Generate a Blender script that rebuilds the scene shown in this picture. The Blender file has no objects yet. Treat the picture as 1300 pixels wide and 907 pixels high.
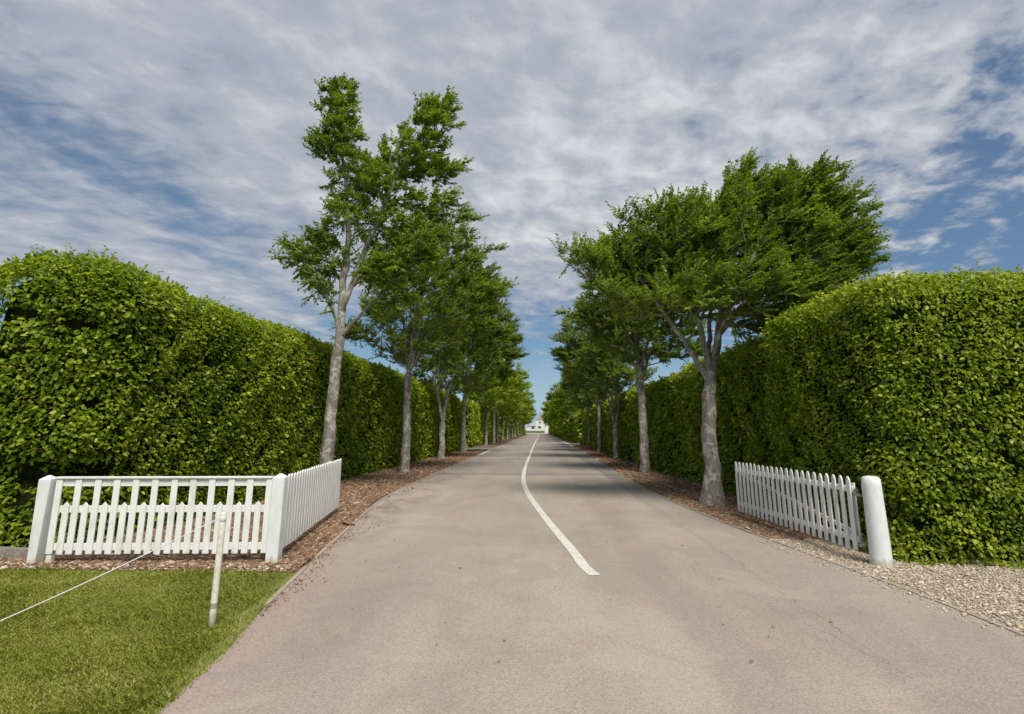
import bpy, bmesh, math
import numpy as np
from mathutils import Vector, Matrix

S = bpy.context.scene
COL = S.collection
rng = np.random.default_rng(11)
TAU = 2 * math.pi

# ------------------------------------------------------------------ camera
EYE = 1.65
cam = bpy.data.cameras.new('camera')
cam_o = bpy.data.objects.new('camera', cam)
COL.objects.link(cam_o)
cam.sensor_fit = 'HORIZONTAL'
cam.sensor_width = 36.0
cam.lens = 690.0 / 1300.0 * 36.0
cam.shift_y = -45.0 / 1300.0
cam.clip_start = 0.05
cam.clip_end = 6000
cam_o.location = (0, 0, EYE)
cam_o.rotation_euler = (math.radians(90 + 11.27), 0, math.radians(2.767))
S.camera = cam_o

# ------------------------------------------------------------------ light
SUN_EL, SUN_AZ = 53.0, 160.0        # azimuth: clockwise from +Y, so the sun stands behind, a little right
sd = Vector((math.sin(math.radians(SUN_AZ)) * math.cos(math.radians(SUN_EL)),
             math.cos(math.radians(SUN_AZ)) * math.cos(math.radians(SUN_EL)),
             math.sin(math.radians(SUN_EL))))
sun = bpy.data.lights.new('sun', 'SUN')
sun.energy = 3.2
sun.angle = math.radians(24)
sun.color = (1.0, 0.95, 0.87)
sun_o = bpy.data.objects.new('sun', sun)
sun_o.rotation_euler = (-sd).to_track_quat('-Z', 'Y').to_euler()
sun_o.location = (0, 0, 60)
COL.objects.link(sun_o)

S.view_settings.view_transform = 'Standard'
S.view_settings.look = 'None'
S.view_settings.exposure = 0.38
S.view_settings.gamma = 1.0
S.view_settings.use_curve_mapping = False
S.cycles.max_bounces = 5
S.cycles.use_adaptive_sampling = True
S.cycles.adaptive_threshold = 0.02
S.cycles.diffuse_bounces = 3
S.cycles.transmission_bounces = 4
S.cycles.transparent_max_bounces = 6
S.cycles.use_denoising = True


class NT:
    """small helper for node trees"""
    def __init__(s, tree):
        s.t = tree
        s.n = tree.nodes
        s.l = tree.links

    def add(s, kind, **kw):
        nd = s.n.new(kind)
        for k, v in kw.items():
            setattr(nd, k, v)
        return nd

    def put(s, sock, v):
        if hasattr(v, 'is_output') or isinstance(v, bpy.types.NodeSocket):
            s.l.new(v, sock)
        else:
            sock.default_value = v

    def math(s, op, a, b=0.0, c=0.0, clamp=False):
        nd = s.add('ShaderNodeMath', operation=op)
        nd.use_clamp = clamp
        s.put(nd.inputs[0], a)
        s.put(nd.inputs[1], b)
        s.put(nd.inputs[2], c)
        return nd.outputs[0]

    def vmath(s, op, a, b=(0, 0, 0)):
        nd = s.add('ShaderNodeVectorMath', operation=op)
        s.put(nd.inputs[0], a)
        s.put(nd.inputs[1], b)
        return nd.outputs[0]

    def noise(s, vec, scale, detail=4.0, rough=0.55, dist=0.0):
        nd = s.add('ShaderNodeTexNoise')
        s.put(nd.inputs['Vector'], vec)
        nd.inputs['Scale'].default_value = scale
        nd.inputs['Detail'].default_value = detail
        nd.inputs['Roughness'].default_value = rough
        nd.inputs['Distortion'].default_value = dist
        return nd.outputs['Fac']

    def remap(s, v, a, b, c=0.0, d=1.0, smooth=True):
        nd = s.add('ShaderNodeMapRange')
        nd.interpolation_type = 'SMOOTHSTEP' if smooth else 'LINEAR'
        s.put(nd.inputs['Value'], v)
        nd.inputs['From Min'].default_value = a
        nd.inputs['From Max'].default_value = b
        nd.inputs['To Min'].default_value = c
        nd.inputs['To Max'].default_value = d
        return nd.outputs['Result']

    def mix(s, f, a, b, blend='MIX'):
        nd = s.add('ShaderNodeMix', data_type='RGBA', blend_type=blend)
        s.put(nd.inputs[0], f)
        s.put(nd.inputs[6], a if not isinstance(a, tuple) else (*a[:3], 1))
        s.put(nd.inputs[7], b if not isinstance(b, tuple) else (*b[:3], 1))
        return nd.outputs[2]

    def ramp(s, v, stops):
        nd = s.add('ShaderNodeValToRGB')
        s.put(nd.inputs[0], v)
        e = nd.color_ramp.elements
        while len(e) < len(stops):
            e.new(0.5)
        for i, (p, c) in enumerate(stops):
            e[i].position = p
            e[i].color = (*c, 1)
        return nd.outputs[0]

    def sep(s, v):
        nd = s.add('ShaderNodeSeparateXYZ')
        s.put(nd.inputs[0], v)
        return nd.outputs

    def comb(s, x, y, z):
        nd = s.add('ShaderNodeCombineXYZ')
        for i, v in enumerate((x, y, z)):
            s.put(nd.inputs[i], v)
        return nd.outputs[0]


# ------------------------------------------------------------------ sky: Nishita under a sheet of broken altocumulus
world = bpy.data.worlds.new('World')
S.world = world
world.use_nodes = True
w = NT(world.node_tree)
w.n.clear()
sky = w.add('ShaderNodeTexSky', sky_type='NISHITA')
sky.sun_disc = False
sky.sun_elevation = math.radians(SUN_EL)
sky.sun_rotation = math.radians(SUN_AZ)
sky.air_density = 1.0
sky.dust_density = 0.6
sky.ozone_density = 2.0
tc = w.add('ShaderNodeTexCoord')
dx, dy, dz = w.sep(tc.outputs['Generated'])
den = w.math('ADD', w.math('MAXIMUM', dz, 0.0), 0.10)
px = w.math('DIVIDE', dx, den)
py = w.math('DIVIDE', dy, den)
# streets of cloud run away along +Y and drift a little to the right
qx = w.math('SUBTRACT', px, w.math('MULTIPLY', py, 0.18))
# left of the avenue the sheet is combed into streaks; right of it it is mackerel
streak = w.comb(w.math('MULTIPLY', qx, 1.0), w.math('MULTIPLY', py, 0.42), 0.0)
puff = w.comb(w.math('MULTIPLY', qx, 1.0), w.math('MULTIPLY', py, 0.95), 3.7)
n_big = w.noise(streak, 1.25, 5, 0.5, 0.3)
n_str = w.noise(streak, 4.2, 6, 0.55, 0.35)
n_puf = w.noise(puff, 6.2, 6, 0.58, 0.25)
n_fin = w.noise(puff, 16.0, 4, 0.6, 0.2)


def blob(cx, cy, rx, ry, ang, amp):
    """soft elliptical opening (amp<0) or thickening (amp>0) of the cloud sheet"""
    c, s_ = math.cos(ang), math.sin(ang)
    ax = w.math('SUBTRACT', px, cx)
    ay = w.math('SUBTRACT', py, cy)
    u = w.math('DIVIDE', w.math('ADD', w.math('MULTIPLY', ax, c), w.math('MULTIPLY', ay, s_)), rx)
    v = w.math('DIVIDE', w.math('SUBTRACT', w.math('MULTIPLY', ay, c), w.math('MULTIPLY', ax, s_)), ry)
    r2 = w.math('ADD', w.math('MULTIPLY', u, u), w.math('MULTIPLY', v, v))
    return w.math('MULTIPLY', w.math('POWER', 2.718, w.math('MULTIPLY', r2, -1.0)), amp)


cover = 0.60
terms = [
    w.math('MULTIPLY', w.math('SUBTRACT', n_big, 0.5), 0.60),
    w.math('MULTIPLY', w.math('SUBTRACT', n_str, 0.5), w.remap(py, 1.2, 2.2, 0.30, 0.75)),
    w.math('MULTIPLY', w.math('SUBTRACT', n_puf, 0.5), w.remap(px, -0.6, 1.2, 0.75, 1.9)),
    w.math('MULTIPLY', w.math('SUBTRACT', w.noise(w.comb(w.math('MULTIPLY', qx, 0.55), w.math('MULTIPLY', py, 1.6), 8.0), 6.5, 5, 0.55, 0.6), 0.5), w.remap(py, 2.4, 1.2, 0.15, 0.55)),
    w.math('MULTIPLY', w.math('SUBTRACT', n_fin, 0.5), w.remap(px, 0.2, 1.2, 0.08, 0.60)),
    blob(-1.27, 1.65, 0.16, 0.75, 0.10, -0.30),     # dark blue lane on the left
    blob(-1.45, 1.25, 0.20, 0.30, 0.0, -0.12),
    blob(-1.75, 2.45, 0.45, 0.75, 0.0, 0.30),       # milky streaks above the left hedge
    blob(-0.75, 3.5, 0.5, 0.9, 0.0, -0.20),
    blob(1.75, 2.05, 0.55, 0.42, 0.3, -0.34),       # blue gap over the right hedge
    blob(1.30, 1.40, 0.20, 0.26, 0.0, -0.24),
    blob(1.05, 1.20, 0.12, 0.10, 0.0, -0.26),
    blob(0.05, 1.7, 0.95, 0.95, 0.0, 0.34),         # thick pale middle
    blob(0.3, 0.6, 1.2, 0.6, 0.0, 0.22),
    w.remap(dz, 0.09, 0.27, -0.44, 0.0),            # clear band over the horizon
]
acc = cover
for t_ in terms:
    acc = w.math('ADD', acc, t_)
mask = w.remap(acc, 0.20, 0.74, 0.0, 1.0)
tone = w.math('ADD', w.math('MULTIPLY', n_str, 0.18), w.math('ADD', w.math('MULTIPLY', n_puf, 0.54), w.math('ADD', blob(0.35, 1.75, 0.9, 0.8, 0.0, 0.09), w.math('MULTIPLY', acc, 0.22))))
ccol = w.ramp(w.remap(tone, 0.38, 0.80, 0, 1, False), [
    (0.0, (2.5, 2.85, 3.5)), (0.45, (3.4, 3.70, 4.2)), (0.75, (4.8, 4.97, 5.2)), (1.0, (5.8, 5.9, 6.0))])
# thick sheet away from the sun's side is greyer towards the zenith
ccol = w.mix(w.remap(dz, 0.35, 0.8, 0.0, 0.35), ccol, (3.3, 3.6, 4.1))
SKY_STR = 0.10
hz = w.remap(dz, 0.0, 0.16, 0.85, 0.0)
blue = w.mix(0.25, w.mix(1.0, sky.outputs[0], (0.46, 0.58, 0.64), 'MULTIPLY'), (1.5, 2.3, 3.5))
blue = w.mix(hz, blue, (3.3, 4.5, 5.6))
skycol = w.mix(w.math('MULTIPLY', mask, 0.97), blue, ccol)
bg = w.add('ShaderNodeBackground')
bg.inputs['Strength'].default_value = SKY_STR
w.l.new(skycol, bg.inputs[0])
wo = w.add('ShaderNodeOutputWorld')
w.l.new(bg.outputs[0], wo.inputs[0])


# ------------------------------------------------------------------ helpers: objects and tags
def tag(o, label=None, cat=None, group=None, kind=None):
    if label: o['label'] = label
    if cat: o['category'] = cat
    if group: o['group'] = group
    if kind: o['kind'] = kind
    return o


def empty(name, loc, rotz=0.0):
    o = bpy.data.objects.new(name, None)
    o.location = loc
    o.rotation_euler = (0, 0, rotz)
    o.empty_display_size = 0.3
    COL.objects.link(o)
    return o


def link_mesh(name, me, mat, parent=None, smooth=False):
    if mat is not None:
        me.materials.append(mat)
    if smooth:
        me.polygons.foreach_set('use_smooth', np.ones(len(me.polygons), dtype=bool))
    o = bpy.data.objects.new(name, me)
    COL.objects.link(o)
    if parent: o.parent = parent
    return o


def np_mesh(name, V, F, tone=None):
    """V (n,3); F (m,k) all faces of one size k; tone per face"""
    me = bpy.data.meshes.new(name)
    V = np.asarray(V, dtype=np.float32)
    F = np.asarray(F, dtype=np.int32)
    m, k = F.shape
    me.vertices.add(len(V))
    me.vertices.foreach_set('co', V.ravel())
    me.loops.add(m * k)
    me.loops.foreach_set('vertex_index', F.ravel())
    me.polygons.add(m)
    me.polygons.foreach_set('loop_start', np.arange(0, m * k, k, dtype=np.int32))
    me.polygons.foreach_set('loop_total', np.full(m, k, dtype=np.int32))
    me.update(calc_edges=True)
    if tone is not None:
        a = me.attributes.new('tone', 'FLOAT', 'FACE')
        a.data.foreach_set('value', np.asarray(tone, dtype=np.float32))
    return me


class Soup:
    """collects pieces of quads/triangles (as lists) to build one mesh"""
    def __init__(s):
        s.v, s.f = [], []

    def add(s, verts, faces):
        b = len(s.v)
        s.v.extend([tuple(x) for x in verts])
        s.f.extend([tuple(i + b for i in f) for f in faces])

    def box(s, c, size, M=None, bev=0.0):
        bm = bmesh.new()
        bmesh.ops.create_cube(bm, size=1.0)
        bmesh.ops.scale(bm, vec=Vector(size), verts=bm.verts)
        if bev > 0:
            bmesh.ops.bevel(bm, geom=list(bm.edges), offset=bev, segments=1, affect='EDGES')
        T = Matrix.Translation(Vector(c))
        if M is not None: T = M @ T
        bmesh.ops.transform(bm, matrix=T, verts=bm.verts)
        bm.verts.index_update()
        s.add([v.co[:] for v in bm.verts], [[v.index for v in f.verts] for f in bm.faces])
        bm.free()

    def prism(s, outline, y0, y1, M=None, bev=0.0):
        """outline: list of (x,z), extruded from y0 to y1"""
        bm = bmesh.new()
        a = [bm.verts.new((x, y0, z)) for x, z in outline]
        f = bm.faces.new(a)
        r = bmesh.ops.extrude_face_region(bm, geom=[f])
        bmesh.ops.translate(bm, vec=(0, y1 - y0, 0), verts=[g for g in r['geom'] if isinstance(g, bmesh.types.BMVert)])
        bmesh.ops.recalc_face_normals(bm, faces=bm.faces)
        if bev > 0:
            bmesh.ops.bevel(bm, geom=list(bm.edges), offset=bev, segments=1, affect='EDGES')
        if M is not None: bmesh.ops.transform(bm, matrix=M, verts=bm.verts)
        bm.verts.index_update()
        s.add([v.co[:] for v in bm.verts], [[v.index for v in f.verts] for f in bm.faces])
        bm.free()

    def tube(s, pts, rad, sides=8, cap=True):
        V, F = tube_arrays(np.array(pts, float), np.array(rad, float), sides)
        s.add(V.tolist(), F.tolist())
        if cap:
            b = len(s.v) - len(V)
            s.f.append(tuple(b + i for i in reversed(range(sides))))
            s.f.append(tuple(b + len(V) - sides + i for i in range(sides)))

    def mesh(s, name):
        me = bpy.data.meshes.new(name)
        me.from_pydata(s.v, [], s.f)
        me.update()
        return me

    def build(s, name, mat, parent=None, smooth=False):
        return link_mesh(name, s.mesh(name), mat, parent, smooth)


def tube_arrays(P, R, sides, lump=None):
    """ring sweep along P with radii R; returns verts and quads"""
    n = len(P)
    T = np.gradient(P, axis=0)
    T /= np.linalg.norm(T, axis=1)[:, None] + 1e-9
    up = np.array([0.31, 0.95, 0.05])
    A = np.cross(T, up)
    A /= np.linalg.norm(A, axis=1)[:, None] + 1e-9
    B = np.cross(T, A)
    th = np.arange(sides) / sides * TAU
    ring = A[:, None, :] * np.cos(th)[None, :, None] + B[:, None, :] * np.sin(th)[None, :, None]
    rr = np.broadcast_to(R[:, None], (n, sides)).copy()
    if lump is not None:
        rr = rr * lump(P, th)
    V = (P[:, None, :] + ring * rr[:, :, None]).reshape(-1, 3)
    i = np.arange(n - 1)[:, None] * sides
    j = np.arange(sides)[None, :]
    j2 = (j + 1) % sides
    F = np.stack([i + j, i + j2, i + sides + j2, i + sides + j], axis=-1).reshape(-1, 4)
    return V, F


def norm(a):
    return a / (np.linalg.norm(a, axis=-1, keepdims=True) + 1e-9)


def wob(P, f, seed=0.0):
    """cheap smooth 3-D noise in about -1..1"""
    x, y, z = P[..., 0] * f, P[..., 1] * f, P[..., 2] * f
    s = seed
    return (np.sin(x * 1.3 + y * 0.7 + s + 1.7 * np.sin(z * 0.9 + s * 2)) +
            np.sin(y * 1.1 - z * 1.4 + 2.3 * s + 1.5 * np.sin(x * 0.8 + 1 + s)) +
            np.sin(z * 1.2 + x * 0.9 - y * 0.5 + 4.1 * s + 1.3 * np.sin(y * 1.7 + s))) / 3.0


# ------------------------------------------------------------------ materials
def new_mat(name):
    m = bpy.data.materials.new(name)
    m.use_nodes = True
    k = NT(m.node_tree)
    k.n.clear()
    out = k.add('ShaderNodeOutputMaterial')
    p = k.add('ShaderNodeBsdfPrincipled')
    k.l.new(p.outputs[0], out.inputs[0])
    k.p, k.out = p, out
    g = k.add('ShaderNodeNewGeometry')
    k.pos = g.outputs['Position']
    return m, k


def set_bump(k, h, strength=0.5, dist=0.01):
    b = k.add('ShaderNodeBump')
    b.inputs['Strength'].default_value = strength
    b.inputs['Distance'].default_value = dist
    k.l.new(h, b.inputs['Height'])
    k.l.new(b.outputs[0], k.p.inputs['Normal'])


def leaf_mat(name, stops, transl=0.35, rough=0.42):
    m, k = new_mat(name)
    at = k.add('ShaderNodeAttribute', attribute_name='tone')
    col = k.ramp(at.outputs['Fac'], stops)
    k.l.new(col, k.p.inputs['Base Color'])
    k.p.inputs['Roughness'].default_value = rough
    k.p.inputs['Specular IOR Level'].default_value = 0.22
    tr = k.add('ShaderNodeBsdfTranslucent')
    tcol = k.mix(1.0, col, (1.25, 1.35, 0.55), 'MULTIPLY')
    k.l.new(tcol, tr.inputs[0])
    mx = k.add('ShaderNodeMixShader')
    mx.inputs[0].default_value = transl
    k.l.new(k.p.outputs[0], mx.inputs[1])
    k.l.new(tr.outputs[0], mx.inputs[2])
    k.l.new(mx.outputs[0], k.out.inputs[0])
    return m


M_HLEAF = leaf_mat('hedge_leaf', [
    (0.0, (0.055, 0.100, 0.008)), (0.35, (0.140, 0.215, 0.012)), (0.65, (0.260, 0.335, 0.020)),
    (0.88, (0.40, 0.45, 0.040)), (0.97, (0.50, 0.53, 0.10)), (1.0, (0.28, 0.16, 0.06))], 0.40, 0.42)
M_TLEAF = leaf_mat('tree_leaf', [
    (0.0, (0.075, 0.120, 0.010)), (0.5, (0.185, 0.265, 0.018)), (0.85, (0.320, 0.395, 0.032)), (1.0, (0.44, 0.50, 0.07))], 0.45, 0.45)

m_, k = new_mat('hedge_core')
k.l.new(k.mix(k.noise(k.pos, 9, 4), (0.012, 0.020, 0.005), (0.030, 0.030, 0.012)), k.p.inputs['Base Color'])
k.p.inputs['Roughness'].default_value = 1.0
k.p.inputs['Specular IOR Level'].default_value = 0.0
set_bump(k, k.noise(k.pos, 30, 3), 1.0, 0.05)
M_CORE = m_

# bark: grey hornbeam with vertical fluting and pale lichen
m_, k = new_mat('bark')
x, y, z = k.sep(k.pos)
vv = k.comb(x, y, k.math('MULTIPLY', z, 0.22))
n1 = k.noise(vv, 34, 5, 0.6, 0.4)
n2 = k.noise(k.pos, 5.5, 5, 0.6, 0.6)
n3 = k.noise(k.pos, 2.0, 3)
c = k.ramp(n1, [(0.28, (0.10, 0.085, 0.066)), (0.5, (0.235, 0.210, 0.172)), (0.72, (0.38, 0.35, 0.30))])
c = k.mix(k.remap(n2, 0.52, 0.58, 0, 0.75), c, (0.50, 0.48, 0.42))
c = k.mix(k.remap(n3, 0.52, 0.68, 0, 0.40), c, (0.09, 0.09, 0.05))
k.l.new(c, k.p.inputs['Base Color'])
k.p.inputs['Roughness'].default_value = 0.92
set_bump(k, k.math('ADD', n1, k.math('MULTIPLY', n2, 0.7)), 0.9, 0.02)
M_BARK = m_

# white gloss-paint on timber, dirty at the foot
def paint(name, base, dirt=(0.30, 0.27, 0.19), foot=0.28):
    m, k = new_mat(name)
    x, y, z = k.sep(k.pos)
    n1 = k.noise(k.comb(k.math('MULTIPLY', x, 1.0), y, k.math('MULTIPLY', z, 0.25)), 22, 5, 0.62)
    n2 = k.noise(k.pos, 4.5, 5, 0.6)
    c = k.mix(k.remap(n1, 0.42, 0.75, 0, 0.45), base, (base[0] * .78, base[1] * .78, base[2] * .72))
    c = k.mix(k.remap(n2, 0.55, 0.75, 0, 0.35), c, (0.55, 0.55, 0.45))
    n5 = k.noise(k.pos, 38, 4, 0.7)
    c = k.mix(k.remap(n5, 0.66, 0.70, 0, 0.5), c, (0.42, 0.40, 0.30))
    n6 = k.noise(k.comb(x, y, k.math('MULTIPLY', z, 0.5)), 7, 4, 0.6)
    c = k.mix(k.remap(n6, 0.52, 0.70, 0, 0.42), c, (0.50, 0.52, 0.40))
    low = k.math('ADD', k.remap(z, 0.02, foot, 1.0, 0.0), k.math('MULTIPLY', k.math('SUBTRACT', n1, 0.5), 1.3))
    c = k.mix(k.remap(low, 0.55, 1.1, 0, 0.7), c, dirt)
    k.l.new(c, k.p.inputs['Base Color'])
    k.p.inputs['Roughness'].default_value = 0.55
    set_bump(k, n1, 0.25, 0.004)
    return m


M_WHITE = paint('white_paint', (0.80, 0.80, 0.77))
M_POST = paint('weathered_white_paint', (0.74, 0.76, 0.74), (0.42, 0.36, 0.24), 0.22)

m_, k = new_mat('stake_timber')
n1 = k.noise(k.pos, 26, 5, 0.65)
x, y, z = k.sep(k.pos)
c = k.mix(k.remap(n1, 0.40, 0.70), (0.70, 0.68, 0.58), (0.56, 0.50, 0.37))
c = k.mix(k.remap(k.math('ADD', z, k.math('MULTIPLY', n1, 0.12)), 0.20, 0.235, 0.0, 1.0), c, c)
ring = k.math('MULTIPLY', k.remap(z, 0.145, 0.155), k.remap(z, 0.20, 0.19))
c = k.mix(k.math('MULTIPLY', ring, 0.75), c, (0.22, 0.15, 0.08))
k.l.new(c, k.p.inputs['Base Color'])
k.p.inputs['Roughness'].default_value = 0.8
set_bump(k, n1, 0.4, 0.005)
M_STAKE = m_

m_, k = new_mat('rope_white')
k.l.new(k.mix(k.noise(k.pos, 60, 2), (0.80, 0.80, 0.78), (0.60, 0.60, 0.58)), k.p.inputs['Base Color'])
k.p.inputs['Roughness'].default_value = 0.8
M_ROPE = m_

m_, k = new_mat('galvanised_steel')
k.l.new(k.mix(k.noise(k.pos, 40, 4), (0.42, 0.43, 0.44), (0.22, 0.20, 0.18)), k.p.inputs['Base Color'])
k.p.inputs['Metallic'].default_value = 0.8
k.p.inputs['Roughness'].default_value = 0.5
M_STEEL = m_

# asphalt: pale, warm and worn near the gates, with joints, cracks and a newer strip on the right
m_, k = new_mat('asphalt')
x, y, z = k.sep(k.pos)
g1 = k.noise(k.pos, 70, 4, 0.75)
g2 = k.noise(k.pos, 45, 4, 0.6)
b1 = k.noise(k.comb(x, k.math('MULTIPLY', y, 0.45), 0.0), 0.55, 5, 0.55)
b2 = k.noise(k.comb(k.math('MULTIPLY', x, 2.2), k.math('MULTIPLY', y, 0.10), 2.0), 1.3, 4, 0.5)
c = k.mix(k.remap(b1, 0.35, 0.68), (0.365, 0.300, 0.240), (0.450, 0.380, 0.308))
c = k.mix(k.remap(b2, 0.45, 0.7, 0, 0.45), c, (0.330, 0.290, 0.245))
pink = k.math('MULTIPLY', k.remap(x, -2.6, -0.6, 1, 0), k.remap(y, 5, 10, 1, 0))
c = k.mix(k.math('MULTIPLY', k.math('MULTIPLY', pink, b1), 0.9), c, (0.37, 0.255, 0.215))
# surface turns greyer and darker further up the avenue
wv = k.math('MULTIPLY', k.math('SUBTRACT', k.noise(k.comb(x, y, 5.0), 1.1, 3), 0.5), 1.6)
far = k.remap(k.math('ADD', y, wv), 20.9, 21.3, 0, 1)
c = k.mix(k.math('MULTIPLY', far, 0.42), c, (0.20, 0.185, 0.178))
strip = k.math('MULTIPLY', k.remap(k.math('ADD', x, k.math('MULTIPLY', wv, 0.12)), 2.35, 2.42), k.remap(y, 9, 24, 0.15, 0.8))
c = k.mix(strip, c, (0.165, 0.158, 0.155))
speck = k.remap(g1, 0.52, 0.64)
c = k.mix(k.math('MULTIPLY', speck, 0.55), c, (0.50, 0.46, 0.42))
c = k.mix(k.math('MULTIPLY', k.remap(g1, 0.48, 0.38), 0.50), c, (0.13, 0.115, 0.10))
c = k.mix(k.remap(g2, 0.35, 0.65, 0, 0.22), c, (0.18, 0.15, 0.12))


def line(coord, at, wid, wobble, amt, lim=None):
    global c
    d = k.math('ABSOLUTE', k.math('SUBTRACT', k.math('ADD', coord, wobble), at))
    f = k.remap(d, wid * 0.35, wid, 1, 0)
    if lim is not None: f = k.math('MULTIPLY', f, lim)
    c = k.mix(k.math('MULTIPLY', f, amt), c, (0.07, 0.06, 0.055))
    return f


wl = k.math('MULTIPLY', k.math('SUBTRACT', k.noise(k.comb(x, y, 1.0), 2.2, 4, 0.6), 0.5), 0.30)
wl2 = k.math('MULTIPLY', k.math('SUBTRACT', k.noise(k.comb(x, y, 9.0), 5.0, 4, 0.6), 0.5), 0.10)
line(y, 21.0, 0.45, wl, 0.30)
line(y, 21.5, 0.10, wl2, 0.6)
line(y, 31.8, 0.25, wl, 0.55)
line(y, 52.0, 0.5, wl, 0.4)
crk = k.math('ADD', wl2, k.math('MULTIPLY', y, 0.0))
line(x, 2.50, 0.012, wl, 0.35, k.math('MULTIPLY', k.remap(y, 4.0, 5.0), k.remap(g2, 0.36, 0.5)))
line(k.math('SUBTRACT', x, k.math('MULTIPLY', y, -0.22)), 3.45, 0.010, wl, 0.3,
     k.math('MULTIPLY', k.remap(y, 8.3, 8.0), k.remap(g2, 0.40, 0.52)))
trk = k.math('ADD', k.remap(k.math('ABSOLUTE', k.math('SUBTRACT', k.math('ADD', x, k.math('MULTIPLY', wv, 0.10)), 1.35)), 0.10, 0.42, 1, 0),
              k.remap(k.math('ABSOLUTE', k.math('ADD', k.math('ADD', x, k.math('MULTIPLY', wv, 0.10)), 1.75)), 0.10, 0.42, 1, 0))
c = k.mix(k.math('MULTIPLY', trk, 0.12), c, (0.17, 0.15, 0.13))
pt = k.noise(k.comb(x, y, 31.0), 0.85, 5, 0.65, 0.5)
c = k.mix(k.remap(pt, 0.54, 0.60, 0, 0.16), c, (0.20, 0.175, 0.15))
c = k.mix(k.remap(pt, 0.44, 0.36, 0, 0.20), c, (0.50, 0.43, 0.35))
pk = k.noise(k.pos, 17.0, 3, 0.8)
c = k.mix(k.remap(pk, 0.66, 0.72, 0, 0.45), c, (0.13, 0.10, 0.08))
c = k.mix(k.remap(pk, 0.30, 0.25, 0, 0.40), c, (0.62, 0.56, 0.48))
edgel = k.remap(k.noise(k.comb(x, k.math('MULTIPLY', y, 0.6), 3.0), 2.1, 5, 0.7), 0.45, 0.65)
c = k.mix(k.math('MULTIPLY', k.math('MULTIPLY', k.remap(x, -2.2, -3.2, 0, 0.5), edgel), k.remap(y, 5, 7, 0.4, 1.0)), c, (0.17, 0.125, 0.09))
stn = k.noise(k.comb(x, y, 14.0), 2.6, 5, 0.7)
c = k.mix(k.remap(stn, 0.66, 0.76, 0, 0.35), c, (0.12, 0.10, 0.085))
k.l.new(c, k.p.inputs['Base Color'])
k.p.inputs['Roughness'].default_value = 0.88
k.p.inputs['Specular IOR Level'].default_value = 0.25
set_bump(k, k.math('ADD', g1, k.math('MULTIPLY', g2, 0.5)), 0.55, 0.006)
M_ROAD = m_

m_, k = new_mat('road_paint')
n1 = k.noise(k.pos, 60, 5, 0.7)
n2 = k.noise(k.pos, 3, 4)
c = k.mix(k.remap(n1, 0.50, 0.62, 0, 0.85), (0.72, 0.69, 0.62), (0.38, 0.33, 0.28))
c = k.mix(k.remap(n2, 0.42, 0.68, 0, 0.5), c, (0.50, 0.45, 0.38))
n4 = k.noise(k.pos, 14, 5, 0.75)
c = k.mix(k.remap(n4, 0.58, 0.66, 0, 0.7), c, (0.36, 0.30, 0.25))
k.l.new(c, k.p.inputs['Base Color'])
k.p.inputs['Roughness'].default_value = 0.75
M_LINE = m_


def ground_mat(name, a, b, c3, s1, s2, bump=0.02):
    m, k = new_mat(name)
    n1 = k.noise(k.pos, s1, 5, 0.7)
    n2 = k.noise(k.pos, s2, 4, 0.6)
    c = k.mix(k.remap(n1, 0.35, 0.65), a, b)
    c = k.mix(k.remap(n2, 0.45, 0.7, 0, 0.6), c, c3)
    k.l.new(c, k.p.inputs['Base Color'])
    k.p.inputs['Roughness'].default_value = 0.95
    set_bump(k, n1, 0.9, bump)
    return m


M_MULCH = ground_mat('bark_mulch', (0.075, 0.044, 0.026), (0.26, 0.165, 0.10), (0.13, 0.08, 0.05), 34, 2.2, 0.03)
M_GRAV = ground_mat('gravel_bed', (0.26, 0.20, 0.14), (0.55, 0.47, 0.37), (0.38, 0.31, 0.23), 60, 1.2, 0.02)
M_TURF = ground_mat('turf_soil', (0.16, 0.17, 0.03), (0.24, 0.24, 0.055), (0.26, 0.23, 0.08), 30, 1.3, 0.02)
M_FIELD = ground_mat('field_grass', (0.045, 0.080, 0.015), (0.080, 0.120, 0.025), (0.09, 0.11, 0.03), 3, 0.2, 0.05)
M_KERB = ground_mat('kerb_concrete', (0.34, 0.28, 0.22), (0.46, 0.39, 0.31), (0.24, 0.18, 0.12), 40, 3, 0.004)
M_BOARD = ground_mat('old_timber', (0.17, 0.15, 0.12), (0.32, 0.29, 0.24), (0.12, 0.10, 0.08), 30, 4, 0.005)


def chip_mat(name, stops):
    m, k = new_mat(name)
    at = k.add('ShaderNodeAttribute', attribute_name='tone')
    k.l.new(k.ramp(at.outputs['Fac'], stops), k.p.inputs['Base Color'])
    k.p.inputs['Roughness'].default_value = 0.85
    return m


M_CHIP = chip_mat('bark_chip', [(0.0, (0.07, 0.04, 0.025)), (0.4, (0.20, 0.115, 0.065)), (0.75, (0.36, 0.225, 0.13)), (1.0, (0.55, 0.42, 0.29))])
M_PEB = chip_mat('pebble', [(0.0, (0.20, 0.13, 0.08)), (0.3, (0.40, 0.31, 0.21)), (0.7, (0.56, 0.46, 0.34)), (1.0, (0.78, 0.72, 0.62))])
M_BLADE = leaf_mat('grass_blade', [(0.0, (0.15, 0.19, 0.02)), (0.5, (0.28, 0.32, 0.045)), (0.85, (0.42, 0.42, 0.10)), (1.0, (0.58, 0.50, 0.24))], 0.3, 0.6)

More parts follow.
